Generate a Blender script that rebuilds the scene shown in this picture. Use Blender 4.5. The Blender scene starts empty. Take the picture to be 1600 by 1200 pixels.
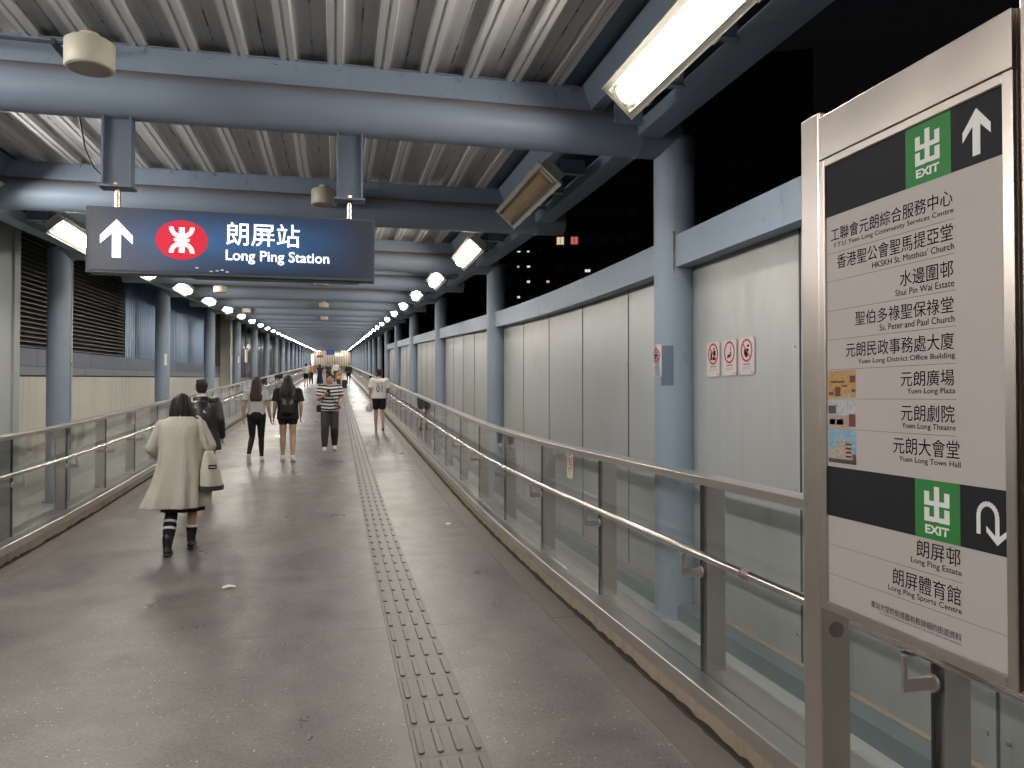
import bpy, bmesh, math, random
from mathutils import Vector, Matrix
random.seed(7)
SC = bpy.context.scene
COL = SC.collection
R = math.radians

# ------------------------------------------------------------------ camera, world, light level
YAW, PITCH = R(12.92), R(0.95)
cam_d = bpy.data.cameras.new('camera'); cam = bpy.data.objects.new('camera', cam_d); COL.objects.link(cam)
cam.location = (0, 0, 1.62); cam.rotation_euler = (R(90) + PITCH, 0, -YAW)
cam_d.sensor_width = 36; cam_d.lens = 27.0; cam_d.clip_end = 3000; cam_d.clip_start = 0.05
SC.camera = cam
W = bpy.data.worlds.new('World'); SC.world = W; W.use_nodes = True
nt = W.node_tree
sky = nt.nodes.new('ShaderNodeTexSky'); sky.sky_type = 'NISHITA'; sky.sun_disc = False
sky.sun_elevation = R(-4); sky.sun_rotation = R(200)
nt.links.new(sky.outputs[0], nt.nodes['Background'].inputs[0]); nt.nodes['Background'].inputs[1].default_value = 0.12
moon_d = bpy.data.lights.new('moon', 'SUN'); moon_d.energy = 0.004; moon_d.angle = R(0.5); moon_d.color = (1, .96, .9)
moon = bpy.data.objects.new('moon', moon_d); COL.objects.link(moon); moon.rotation_euler = (R(40), 0, R(200))
SC.view_settings.view_transform = 'Standard'; SC.view_settings.look = 'None'
SC.view_settings.exposure = 0.75; SC.view_settings.gamma = 1.0; SC.view_settings.use_curve_mapping = False
SC.render.engine = 'CYCLES'
cy = SC.cycles
cy.use_denoising = True; cy.max_bounces = 8; cy.diffuse_bounces = 4; cy.glossy_bounces = 4
cy.transparent_max_bounces = 24; cy.sample_clamp_indirect = 6; cy.caustics_reflective = False; cy.caustics_refractive = False
LAMP_L = 62.0

# ------------------------------------------------------------------ the lie of the walkway: level, then a 1:21 ramp
SL = 0.047
def g(y):
    t = y - 8.5
    if t <= -3: return 0.0
    if t >= 3: return SL * t
    return SL * (t + 3) ** 2 / 12
def mir(x): return -1.27 - x
Y0, Y1 = -7.0, 118.0
COLS = [5.2 + 6.4 * k for k in range(-1, 18)]
BEAMS = [5.2 + 3.2 * k if k != 1 else 8.05 for k in range(-3, 36)]

# ------------------------------------------------------------------ helpers
def tag(o, label=None, cat=None, group=None, kind=None):
    if label: o['label'] = label
    if cat: o['category'] = cat
    if group: o['group'] = group
    if kind: o['kind'] = kind
    return o
def empty(name, loc=(0, 0, 0), rz=0.0, parent=None, **k):
    o = bpy.data.objects.new(name, None); COL.objects.link(o); o.location = loc; o.rotation_euler = (0, 0, rz)
    o.empty_display_size = .1
    if parent: o.parent = parent
    return tag(o, **k)
def put(name, mesh, parent=None, loc=(0, 0, 0), rot=(0, 0, 0), **k):
    o = bpy.data.objects.new(name, mesh); COL.objects.link(o); o.location = loc; o.rotation_euler = rot
    if parent: o.parent = parent
    return tag(o, **k)
class MB:
    def __init__(s): s.v = []; s.f = []; s.m = []; s.sm = []; s.mi = 0; s.smooth = False
    def add(s, vs, fs):
        b = len(s.v); s.v += [tuple(p) for p in vs]
        for f in fs: s.f.append([b + i for i in f]); s.m.append(s.mi); s.sm.append(s.smooth)
    def hexa(s, p): s.add(p, [(0, 3, 2, 1), (4, 5, 6, 7), (0, 1, 5, 4), (1, 2, 6, 5), (2, 3, 7, 6), (3, 0, 4, 7)])
    def box(s, x0, x1, y0, y1, z0, z1, sl=0.0, yr=None):
        yr = y0 if yr is None else yr; a = sl * (y0 - yr); b = sl * (y1 - yr)
        s.hexa([(x0, y0, z0 + a), (x1, y0, z0 + a), (x1, y1, z0 + b), (x0, y1, z0 + b), (x0, y0, z1 + a), (x1, y0, z1 + a), (x1, y1, z1 + b), (x0, y1, z1 + b)])
    def sweep(s, prof, ys, fn=g, closed=True, cap=True):
        n = len(prof); vs = []; fs = []
        for y in ys:
            q = fn(y); vs += [(p[0], y, p[1] + q) for p in prof]
        for i in range(len(ys) - 1):
            for j in range(n if closed else n - 1):
                k = (j + 1) % n; fs.append((i * n + j, i * n + k, (i + 1) * n + k, (i + 1) * n + j))
        if closed and cap:
            fs.append(tuple(range(n))[::-1]); fs.append(tuple((len(ys) - 1) * n + j for j in range(n)))
        s.add(vs, fs)
    def tube(s, pts, rads, n=12, caps=True, up=(0, 0, 1), sq=None):
        vs = []; fs = []; pts = [Vector(p) for p in pts]
        if not hasattr(rads, '__len__'): rads = [rads] * len(pts)
        for i, p in enumerate(pts):
            d = (pts[min(i + 1, len(pts) - 1)] - pts[max(i - 1, 0)]).normalized()
            u = Vector(up)
            if abs(d.dot(u)) > .95: u = Vector((1, 0, 0)) if abs(d.x) < .9 else Vector((0, 1, 0))
            a = d.cross(u).normalized(); b = a.cross(d).normalized()
            r = rads[i]; ra, rb = r if hasattr(r, '__len__') else (r, r)
            for k in range(n):
                t = 2 * math.pi * k / n; vs.append(p + a * (ra * math.cos(t)) + b * (rb * math.sin(t)))
        for i in range(len(pts) - 1):
            for k in range(n):
                q = (k + 1) % n; fs.append((i * n + k, i * n + q, (i + 1) * n + q, (i + 1) * n + k))
        s.add(vs, fs)
        if caps:
            sm = s.smooth; s.smooth = False
            s.add(vs[:n], [tuple(range(n))[::-1]]); s.add(vs[-n:], [tuple(range(n))]); s.smooth = sm
    def rings(s, rs, n=24, cap=True):
        """rs: list of (z, cx, cy, rx, ry) horizontal rings, optional 6th element f(t)->radius factor"""
        vs = []; fs = []
        for r in rs:
            z, cx, cy_, rx, ry = r[:5]; fn = r[5] if len(r) > 5 else (lambda t: 1)
            for k in range(n):
                t = 2 * math.pi * k / n; q = fn(t)
                vs.append((cx + rx * q * math.cos(t), cy_ + ry * q * math.sin(t), z))
        for i in range(len(rs) - 1):
            for k in range(n):
                q = (k + 1) % n; fs.append((i * n + k, i * n + q, (i + 1) * n + q, (i + 1) * n + k))
        if cap: fs.append(tuple(range(n))[::-1]); fs.append(tuple((len(rs) - 1) * n + k for k in range(n)))
        s.add(vs, fs)
    def cap(s, p1, r1, p2, r2, n=14):
        p1 = Vector(p1); p2 = Vector(p2); d = (p2 - p1).normalized()
        pts = []; rr = []
        for a in (-90, -60, -30, 0):
            pts.append(p1 + d * (r1 * math.sin(R(a)))); rr.append(max(r1 * math.cos(R(a)), .0005))
        for a in (0, 30, 60, 90):
            pts.append(p2 + d * (r2 * math.sin(R(a)))); rr.append(max(r2 * math.cos(R(a)), .0005))
        s.tube(pts, rr, n)
    def ell(s, c, rx, ry, rz, n=16, m=10):
        rs = []
        for i in range(m + 1):
            a = -math.pi / 2 + math.pi * i / m
            rs.append((c[2] + rz * math.sin(a), c[0], c[1], max(rx * math.cos(a), .0005), max(ry * math.cos(a), .0005)))
        s.rings(rs, n)
    def mesh(s, name, *mats):
        me = bpy.data.meshes.new(name); me.from_pydata(s.v, [], s.f)
        for m in mats: me.materials.append(m)
        me.polygons.foreach_set('material_index', s.m); me.polygons.foreach_set('use_smooth', s.sm); me.update()
        bm = bmesh.new(); bm.from_mesh(me); bmesh.ops.recalc_face_normals(bm, faces=bm.faces); bm.to_mesh(me); bm.free()
        return me
    def build(s, name, mats, parent=None, loc=(0, 0, 0), rot=(0, 0, 0), **k):
        if not isinstance(mats, (list, tuple)): mats = [mats]
        return put(name, s.mesh(name, *mats), parent, loc, rot, **k)
def remesh(mb, voxel, smooth=4):
    me = mb.mesh('tmp'); o = bpy.data.objects.new('tmp', me); COL.objects.link(o)
    m = o.modifiers.new('r', 'REMESH'); m.mode = 'VOXEL'; m.voxel_size = voxel; m.use_smooth_shade = True
    if smooth:
        q = o.modifiers.new('s', 'SMOOTH'); q.iterations = smooth; q.factor = .5
    dg = bpy.context.evaluated_depsgraph_get()
    out = bpy.data.meshes.new_from_object(o.evaluated_get(dg))
    bpy.data.objects.remove(o)
    return out
_tc = {}
def text_mesh(body, size, mat, align='LEFT', sx=1.0, depth=.0, bold=0.0, spacing=1.0):
    cu = bpy.data.curves.new('text', 'FONT'); cu.body = body; cu.size = size; cu.align_x = align; cu.offset = bold
    cu.extrude = depth; cu.space_character = spacing; cu.resolution_u = 3
    o = bpy.data.objects.new('text', cu); COL.objects.link(o)
    dg = bpy.context.evaluated_depsgraph_get()
    me = bpy.data.meshes.new_from_object(o.evaluated_get(dg)); bpy.data.objects.remove(o)
    for v in me.vertices: v.co.x *= sx
    me.materials.clear(); me.materials.append(mat)
    return me
def fit_text(body, w, h, mat, align='LEFT', bold=0.0):
    """mesh scaled to be w wide and h high, base at y=0; aligned left (x from 0) or right (x to 0)"""
    me = text_mesh(body, 1.0, mat, 'LEFT', 1, 0, bold / max(h, 1e-6))
    xs = [v.co.x for v in me.vertices]; ys = [v.co.y for v in me.vertices]
    x0, x1, y0, y1 = min(xs), max(xs), min(ys), max(ys)
    for v in me.vertices:
        v.co.x = (v.co.x - x0) / (x1 - x0) * w - (w if align == 'RIGHT' else 0); v.co.y = (v.co.y - y0) / (y1 - y0) * h
    return me

# ------------------------------------------------------------------ materials
class N:
    def __init__(s, name):
        s.m = bpy.data.materials.new(name); s.m.use_nodes = True; s.t = s.m.node_tree; s.b = s.t.nodes['Principled BSDF']
    def n(s, kind, **k):
        x = s.t.nodes.new(kind)
        for a, b in k.items():
            if a.startswith('i_'): x.inputs[a[2:].replace('_', ' ')].default_value = b
            else: setattr(x, a, b)
        return x
    def l(s, a, b): s.t.links.new(a, b)
    def pos(s, scale=(1, 1, 1), obj=False):
        if obj: c = s.n('ShaderNodeTexCoord').outputs['Object']
        else: c = s.n('ShaderNodeNewGeometry').outputs['Position']
        mp = s.n('ShaderNodeMapping'); mp.inputs['Scale'].default_value = scale; s.l(c, mp.inputs[0]); return mp.outputs[0]
    def noise(s, vec, scale=1, detail=4, rough=.55):
        x = s.n('ShaderNodeTexNoise'); x.inputs['Scale'].default_value = scale; x.inputs['Detail'].default_value = detail
        x.inputs['Roughness'].default_value = rough; s.l(vec, x.inputs['Vector']); return x.outputs['Fac']
    def ramp(s, fac, *st):
        x = s.n('ShaderNodeValToRGB'); e = x.color_ramp.elements
        while len(e) < len(st): e.new(.5)
        for el, (p, c) in zip(e, st): el.position = p; el.color = (c if hasattr(c, '__len__') else (c, c, c)) + ((1,) if hasattr(c, '__len__') else ()) if hasattr(c, '__len__') else (c, c, c, 1)
        s.l(fac, x.inputs[0]); return x.outputs[0]
    def mix(s, fac, a, b, mode='MIX'):
        x = s.n('ShaderNodeMix', data_type='RGBA', blend_type=mode)
        for v, i in ((fac, 0), (a, 6), (b, 7)):
            if hasattr(v, 'links'): s.l(v, x.inputs[i])
            elif hasattr(v, '__len__'): x.inputs[i].default_value = tuple(v) + (1,) if len(v) == 3 else v
            else: x.inputs[i].default_value = v
        return x.outputs[2]
    def math(s, op, a, b=None):
        x = s.n('ShaderNodeMath', operation=op)
        for v, i in ((a, 0), (b, 1)):
            if v is None: continue
            if hasattr(v, 'links'): s.l(v, x.inputs[i])
            else: x.inputs[i].default_value = v
        return x.outputs[0]
    def sep(s, vec):
        x = s.n('ShaderNodeSeparateXYZ'); s.l(vec, x.inputs[0]); return x.outputs
    def bump(s, h, strength=.2, dist=.01):
        x = s.n('ShaderNodeBump'); x.inputs['Strength'].default_value = strength; x.inputs['Distance'].default_value = dist
        s.l(h, x.inputs['Height']); s.l(x.outputs[0], s.b.inputs['Normal'])
    def set(s, col=None, rough=None, metal=None, spec=None):
        for v, k in ((col, 'Base Color'), (rough, 'Roughness'), (metal, 'Metallic'), (spec, 'Specular IOR Level')):
            if v is None: continue
            if hasattr(v, 'links'): s.l(v, s.b.inputs[k])
            elif hasattr(v, '__len__'): s.b.inputs[k].default_value = tuple(v) + (1,)
            else: s.b.inputs[k].default_value = v
        return s.m
def plain(name, col, rough=.6, metal=0, var=.12, scale=6, bump=0, obj=False):
    a = N(name); f = a.noise(a.pos(obj=obj), scale, 5)
    c = a.mix(f, tuple(x * (1 - var) for x in col), tuple(min(1, x * (1 + var)) for x in col))
    a.set(c, rough, metal)
    if bump: a.bump(a.noise(a.pos(obj=obj), scale * 12, 3), bump, .004)
    return a.m
def emit(name, col, strength):
    a = N(name); f = a.noise(a.pos(), 9, 2)
    a.l(a.mix(f, tuple(x * .93 for x in col), col), a.b.inputs['Emission Color'])
    a.b.inputs['Emission Strength'].default_value = strength; a.set((.6, .6, .6), .5); return a.m
M = {}
def m_blue(name, col=(.255, .318, .40), dirt=(.17, .13, .10)):
    a = N(name); p = a.pos(); f = a.noise(p, 1.6, 5); st = a.noise(a.pos((9, 9, .8)), 1.2, 4)
    c = a.mix(f, tuple(x * .86 for x in col), tuple(x * 1.12 for x in col))
    c = a.mix(a.ramp(st, (.55, 0.0), (.78, .35)), c, tuple(x * .72 for x in col))
    pt = a.ramp(a.noise(a.pos((3, 3, 1.5)), 2.2, 8, .7), (.62, 0.0), (.655, .5))
    c = a.mix(pt, c, (.11, .18, .25))
    sp = a.ramp(a.noise(p, 28, 2), (.74, 0.0), (.78, .6))
    c = a.mix(sp, c, dirt)
    a.set(c, a.ramp(f, (.3, .38), (.7, .52)), 0, .5); a.bump(a.noise(p, 40, 3), .06, .003); return a.m
M['blue'] = m_blue('blue_grey_paint')
def m_beam():
    a = N('roof_tube_paint'); p = a.pos(obj=True); z = a.sep(p)[2]; q = a.pos((1, 6, 6))
    f = a.noise(a.pos(), 1.5, 5); col = a.mix(f, (.20, .245, .315), (.255, .31, .385))
    nz = a.math('ADD', z, a.math('MULTIPLY', a.noise(a.pos((.9, 3, 3)), 2.2, 4), .09))
    rust = a.ramp(nz, (.09, 0.0), (.16, .75))
    col = a.mix(rust, col, (.20, .13, .095))
    a.set(col, .5); a.bump(a.noise(a.pos(), 30, 3), .05, .003); return a.m
M['beam'] = m_beam(); M['bbeam'] = m_blue('teal_base_paint', (.12, .155, .175))
def m_deck():
    a = N('roof_sheet_metal'); o = a.sep(a.pos(obj=True)); x, y = o[0], o[1]
    st = a.noise(a.pos((16, .35, 1)), 1.0, 6, .65)
    col = a.mix(st, (.66, .645, .63), (.82, .80, .785))
    # old drip stains: soft sooty patches at the sheet ends, broken by noise
    e = a.math('ABSOLUTE', a.math('SUBTRACT', y, 1.6)); e = a.math('DIVIDE', e, 1.6)
    nn = a.noise(a.pos((7, 1.1, 1)), 1.7, 6, .7)
    d = a.ramp(a.math('MULTIPLY', e, a.math('ADD', nn, .42)), (.62, 0.0), (.98, .8))
    u = a.math('MODULO', x, .3)
    inpan = a.ramp(a.math('ABSOLUTE', a.math('SUBTRACT', u, .095)), (.07, 1.0), (.115, .12))
    col = a.mix(a.math('MULTIPLY', d, inpan), col, (.05, .045, .04))
    film = a.ramp(a.noise(a.pos((5, .5, 1)), 1.0, 5, .6), (.2, .35), (.75, .8))
    col = a.mix(a.math('MULTIPLY', film, inpan), col, (.33, .315, .30))
    dash = a.ramp(a.noise(a.pos((2, 3.2, 1)), 2.0, 2), (.53, 0.0), (.58, 1.0))
    line = a.ramp(a.math('ABSOLUTE', a.math('SUBTRACT', u, .095)), (.003, .9), (.0055, 0.0))
    col = a.mix(a.math('MULTIPLY', dash, line), col, (.015, .014, .013))
    a.set(col, .40, .15); return a.m
M['deck'] = m_deck()
def m_floor(name, warm=0.0):
    a = N(name); p = a.pos()
    big = a.noise(p, .55, 6, .62); mid = a.noise(a.pos((1, .55, 1)), 2.6, 6, .65); fine = a.noise(p, 48, 4, .7)
    col = a.mix(a.ramp(big, (.3, 0.0), (.7, 1.0)), (.078, .069, .066), (.165, .152, .145))
    col = a.mix(a.ramp(mid, (.30, 0.0), (.74, .62)), col, (.215, .20, .19))
    m2 = a.noise(a.pos((1, 1.1, 1)), 4.5, 8, .72)
    col = a.mix(a.ramp(m2, (.40, .0), (.62, .62)), col, (.195, .174, .155))
    col = a.mix(a.ramp(a.noise(a.pos((1, 1.15, 1)), 2.3, 8, .7), (.44, 0.0), (.66, .72)), col, (.056, .047, .042))
    scf = a.ramp(a.noise(a.pos((.9, 1.4, 1)), 1.5, 7, .66), (.30, 0.0), (.74, .62))
    col = a.mix(scf, col, (.055, .048, .046))
    col = a.mix(.36, col, a.mix(a.ramp(fine, (.35, 0.0), (.65, 1.0)), (.05, .044, .042), (.22, .205, .195)))
    v = a.n('ShaderNodeTexVoronoi'); v.inputs['Scale'].default_value = 42; a.l(p, v.inputs['Vector'])
    chip = a.ramp(v.outputs['Distance'], (.15, 1.0), (.21, 0.0))
    pick = a.sep(v.outputs['Color'])[0]; pick = a.ramp(pick, (.86, 0.0), (.89, 1.0))
    col = a.mix(a.math('MULTIPLY', chip, pick), col, (.55, .53, .50))
    gum = a.n('ShaderNodeTexVoronoi'); gum.inputs['Scale'].default_value = 1.3; a.l(p, gum.inputs['Vector'])
    gm = a.math('MULTIPLY', a.ramp(gum.outputs['Distance'], (.035, 1.0), (.055, 0.0)), a.ramp(a.sep(gum.outputs['Color'])[1], (.6, 0.0), (.62, .6)))
    col = a.mix(gm, col, (.38, .36, .33))
    a.set(col, a.ramp(a.math('ADD', a.math('MULTIPLY', big, .55), a.math('MULTIPLY', mid, .45)), (.36, .25), (.62, .46)), 0, .5)
    a.bump(a.math('ADD', a.noise(p, 70, 4, .7), a.math('MULTIPLY', m2, .8)), .32, .006); return a.m
M['floor'] = m_floor('worn_granolithic_floor')
def m_conc(name, c0, c1, streak=.35, rough=.75):
    a = N(name); f = a.noise(a.pos(), 1.8, 7, .65); s_ = a.noise(a.pos((7, 7, .35)), 1.3, 5)
    col = a.mix(f, c0, c1); col = a.mix(a.ramp(s_, (.5, 0.0), (.75, streak)), col, tuple(x * .55 for x in c0))
    a.set(col, rough); a.bump(a.noise(a.pos(), 60, 4), .15, .004); return a.m
M['kerb'] = m_conc('stained_kerb_concrete', (.27, .215, .155), (.38, .315, .235), .7)
M['gutter'] = m_conc('gutter_concrete', (.082, .069, .061), (.135, .116, .104), .4, .5)
M['ledge'] = m_conc('pale_ledge_paint', (.34, .345, .33), (.44, .445, .43), .3, .4)
M['under'] = plain('joint_mortar', (.12, .105, .09), .9)
def m_panel():
    a = N('wall_panel'); s_ = a.noise(a.pos((5, 5, .3)), 1.6, 6, .6); f = a.noise(a.pos(), .7, 5)
    col = a.mix(s_, (.405, .42, .43), (.54, .555, .565))
    col = a.mix(a.ramp(f, (.42, 0.0), (.70, .4)), col, (.42, .40, .35))
    dr = a.ramp(a.noise(a.pos((22, 22, .9)), 1.1, 4), (.68, 0.0), (.75, .5)); col = a.mix(dr, col, (.20, .19, .17))
    z = a.sep(a.pos(obj=True))[2]
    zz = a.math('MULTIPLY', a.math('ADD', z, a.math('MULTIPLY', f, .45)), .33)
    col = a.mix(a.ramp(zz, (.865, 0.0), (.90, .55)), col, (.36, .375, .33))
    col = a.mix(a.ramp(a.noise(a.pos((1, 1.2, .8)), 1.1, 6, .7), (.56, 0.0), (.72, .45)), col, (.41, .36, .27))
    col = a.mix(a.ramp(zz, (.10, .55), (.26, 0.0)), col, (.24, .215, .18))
    a.set(col, a.ramp(s_, (.3, .30), (.7, .45)), .25, .5); return a.m
M['panel'] = m_panel()
M['bwall'] = m_conc('building_render', (.47, .45, .41), (.60, .58, .53), .3, .7)
M['clad'] = plain('pale_cladding', (.40, .43, .43), .5, 0, .08, 1.2)
def m_steel(name, col=(.50, .47, .44), r0=.22, r1=.38, ax=(2, 90, 90), bp=.012):
    a = N(name); f = a.noise(a.pos((2.5, 2.5, 2.5)), 1, 2); h = a.noise(a.pos(), 1.4, 4)
    a.set(a.mix(h, tuple(x * .85 for x in col), tuple(min(1, x * 1.1) for x in col)), a.ramp(f, (.3, r0), (.7, r1)), 1.0)
    return a.m
M['steel'] = m_steel('brushed_steel', (.62, .60, .575), .30, .36, ax=(3, 3, 3))
M['steelv'] = m_steel('brushed_steel_upright', (.56, .51, .475), .38, .42, (90, 90, 1))
M['steels'] = m_steel('sign_frame_steel', (.60, .53, .48), .30, .36, (40, 40, 1.2))
M['rail'] = m_steel('handrail_steel', (.70, .67, .63), .16, .17, (3, 3, 3))
M['brass'] = plain('rail_joint_sleeve', (.24, .19, .17), .5, .5)
M['copper'] = m_steel('hanger_rod', (.62, .40, .30), .2, .3)
def m_glass():
    a = N('balustrade_glass'); t = a.t; t.nodes.remove(a.b); out = [n for n in t.nodes if n.type == 'OUTPUT_MATERIAL'][0]
    tr = a.n('ShaderNodeBsdfTransparent'); gl = a.n('ShaderNodeBsdfGlossy'); lw = a.n('ShaderNodeLayerWeight'); lw.inputs[0].default_value = .5; fr = a.math('ADD', a.math('MULTIPLY', a.math('POWER', lw.outputs['Facing'], 5.0), .9), .035)
    mx = a.n('ShaderNodeMixShader'); gl.inputs['Roughness'].default_value = .015
    f = a.noise(a.pos((1, 1, 1)), 2.2, 4)
    a.l(a.mix(f, (.945, .965, .958), (.965, .98, .972)), tr.inputs[0])
    df = a.n('ShaderNodeBsdfDiffuse'); df.inputs[0].default_value = (.5, .53, .5, 1); m2 = a.n('ShaderNodeMixShader')
    a.l(a.ramp(a.noise(a.pos((1, 1, .5)), 1.7, 5), (.4, .015), (.75, .07)), m2.inputs[0]); a.l(tr.outputs[0], m2.inputs[1]); a.l(df.outputs[0], m2.inputs[2])
    a.l(fr, mx.inputs[0]); a.l(m2.outputs[0], mx.inputs[1]); a.l(gl.outputs[0], mx.inputs[2]); a.l(mx.outputs[0], out.inputs[0]); return a.m
M['glass'] = m_glass()
M['black'] = plain('black_seal', (.012, .012, .012), .5)
M['tact'] = m_conc('tactile_tile', (.078, .068, .062), (.115, .102, .094), .2, .42)
M['cream'] = plain('cream_plastic', (.62, .57, .45), .45, 0, .05)
M['grille'] = plain('speaker_grille', (.36, .31, .25), .6, 0, .1, 30)
M['housing'] = plain('lamp_housing', (.52, .50, .44), .4, 0, .1)
M['dark'] = plain('dark_steel', (.055, .065, .08), .5, .3, .2)
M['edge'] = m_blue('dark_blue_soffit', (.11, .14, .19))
M['lamp'] = emit('lamp_tube_light', (1.0, .975, .94), LAMP_L)
M['lampw'] = emit('lamp_tube_light_warm', (1.0, .94, .86), LAMP_L)
def m_clear():
    a = N('lamp_cover'); t = a.t; t.nodes.remove(a.b); out = [n for n in t.nodes if n.type == 'OUTPUT_MATERIAL'][0]
    tr = a.n('ShaderNodeBsdfTransparent'); gl = a.n('ShaderNodeBsdfGlossy'); mx = a.n('ShaderNodeMixShader'); gl.inputs['Roughness'].default_value = .1
    a.l(a.mix(a.noise(a.pos(), 8, 3), (.85, .82, .74), (.95, .93, .9)), tr.inputs[0]); mx.inputs[0].default_value = .12
    a.l(tr.outputs[0], mx.inputs[1]); a.l(gl.outputs[0], mx.inputs[2]); a.l(mx.outputs[0], out.inputs[0]); return a.m
M['clear'] = m_clear()
M['amber'] = plain('yellowed_diffuser', (.48, .34, .17), .45, 0, .25, 5)
M['white'] = plain('white_print', (.78, .77, .75), .5, 0, .03)
M['ink'] = plain('black_print', (.012, .011, .011), .8); M['ink'].node_tree.nodes['Principled BSDF'].inputs['Specular IOR Level'].default_value = .08
M['face'] = plain('sign_face', (.475, .43, .405), .55, 0, .03, 2)
M['band'] = plain('sign_dark_band', (.016, .017, .020), .6); M['band'].node_tree.nodes['Principled BSDF'].inputs['Specular IOR Level'].default_value = .2
M['green'] = plain('sign_green', (.02, .20, .035), .6)
M['greyl'] = plain('sign_rule', (.20, .17, .16), .6)
M['louv'] = plain('louvre_bronze', (.17, .16, .145), .45, .2, .15)
M['bpanel'] = plain('blue_ribbed_cladding', (.15, .215, .31), .30, .45, .02, 2)
M['bband'] = plain('blue_band_tile', (.095, .115, .17), .4, .1, .15, 2)
M['gband'] = plain('grey_band_tile', (.17, .19, .22), .45, .1, .12, 2)
M['tower'] = plain('tower_render', (.05, .045, .05), .8)
M['wlit'] = emit('lit_window_cool', (.85, .92, 1.0), .55)
M['wyel'] = emit('lit_window_warm', (1.0, .80, .48), .42)
M['wred'] = emit('lit_window_red', (1.0, .18, .20), .32)
M['wdark'] = plain('unlit_window', (.02, .02, .025), .15)
M['ground'] = plain('night_ground', (.05, .05, .048), .9)
M['paper'] = plain('litter_paper', (.7, .68, .63), .8)
M['red'] = plain('red_print', (.48, .03, .05), .5)
M['pinkw'] = plain('notice_paper', (.66, .58, .57), .5, 0, .04)

# ------------------------------------------------------------------ ground and floor
mb = MB(); mb.box(-400, 400, -200, 600, -7.2, -7.0); mb.build('ground', M['ground'], kind='structure')
YS = [Y0 + i * .8 for i in range(int((Y1 - Y0) / .8) + 1)]; YS[-1] = Y1
mb = MB(); mb.sweep([(-4.25, -.35), (2.6, -.35), (2.6, -.03), (2.02, -.03), (2.02, -.006), (mir(2.02), -.006), (mir(2.02), -.03), (-4.25, -.03)], YS)
floor = mb.build('floor', M['under'], kind='structure')
SLB = 3.83
y = 5.46 - SLB * 3
slabs = []
while y < Y1: slabs.append((y, min(y + SLB, Y1))); y += SLB
def ysub(a, b, n): return [a + (b - a) * i / n for i in range(n + 1)]
for (a, b) in slabs:
    for (x0, x1, gap) in ((mir(1.545) + .004, .3497, 0), (.6794, 1.541, .0)):
        mb = MB(); mb.sweep([(x0, -.02), (x1, -.02), (x1, 0), (x0, 0)], ysub(a + .001, b - .001, 6)); mb.build('slab', M['floor'], floor)
    for (x0, x1) in ((1.549, 1.80), (mir(1.80), mir(1.549))):
        mb = MB(); mb.sweep([(x0, -.02), (x1, -.02), (x1, -.004), (x0, -.004)], ysub(a + .003, b - .003, 6)); mb.build('gutter_slab', M['gutter'], floor)
# tactile strip: guiding tiles with four bars
tact = empty('tactile_paving', kind='structure')
TX0, TX1, TL = .350, .679, .331
def tile_mesh(sl):
    mb = MB(); w = TX1 - TX0
    mb.box(.001, w - .001, .0006, TL - .0006, -.015, .0035, sl)
    for k in range(4):
        cx = .034 + k * (w - .068) / 3; r = .0165; y0, y1 = .030, TL - .030; vs = []
        for (zz, rr) in ((.0034, r), (.0118, r - .0035)):
            for i in range(5): t = math.pi + math.pi * i / 4; vs.append((cx + rr * math.cos(t), y0 + rr + rr * math.sin(t), zz))
            for i in range(5): t = math.pi * i / 4; vs.append((cx + rr * math.cos(t), y1 - rr + rr * math.sin(t), zz))
        vs = [(a, b, c + sl * b) for a, b, c in vs]
        fs = [tuple(range(10, 20))] + [(i, (i + 1) % 10, 10 + (i + 1) % 10, 10 + i) for i in range(10)]
        mb.add(vs, fs)
    return mb
_tm = {}
def cached(d, key, fn):
    if key not in d: d[key] = fn()
    return d[key]
y = -1.5; nt_ = 0
while y < Y1 - TL:
    if nt_ < 160:
        sl = round((g(y + TL) - g(y)) / TL, 4)
        put('tile', cached(_tm, sl, lambda: tile_mesh(sl).mesh('tile', M['tact'])), tact, (TX0, y, g(y)))
    else: break
    y += TL; nt_ += 1
mb = MB()
while y < Y1 - TL:
    t = tile_mesh(SL); b = len(mb.v); mb.v += [(p[0] + TX0, p[1] + y, p[2] + g(y)) for p in t.v]
    for f in t.f[:6] + [q for k, q in enumerate(t.f[6:]) if k % 11 == 0]: mb.f.append([b + i for i in f]); mb.m.append(0); mb.sm.append(False)
    y += TL
mb.build('far_tile', M['tact'], tact, kind='stuff')
# kerbs under the glass
for nm, X in (('kerb', lambda x: x), ('kerb', mir)):
    mb = MB(); mb.sweep([(X(1.767), -.02), (X(2.02), -.02), (X(2.02), .113), (X(1.782), .113), (X(1.767), .107)], YS)
    mb.build(nm, M['kerb'], kind='structure')
for X in (lambda x: x, mir):
    mb = MB(); ys_ = [Y0 + .07 * i for i in range(int(47 / .07))]; b_ = 0; vs = []; fs = []
    for i, yy in enumerate(ys_):
        w_ = .012 + .012 * abs(math.sin(yy * 3.1) * math.sin(yy * 7.7 + 1)) + random.uniform(0, .010)
        vs += [(X(1.768 - w_), yy, g(yy) - .0025), (X(1.7665), yy, g(yy) + .004), (X(1.7655), yy, g(yy) + .012 + random.uniform(0, .02))]
    for i in range(len(ys_) - 1):
        for j in (0, 1): fs.append((3 * i + j, 3 * i + j + 1, 3 * i + j + 4, 3 * i + j + 3))
    mb.add(vs, fs); mb.build('dirt', plain('black_gutter_dirt', (.035, .028, .022), .9), kind='stuff')
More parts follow.
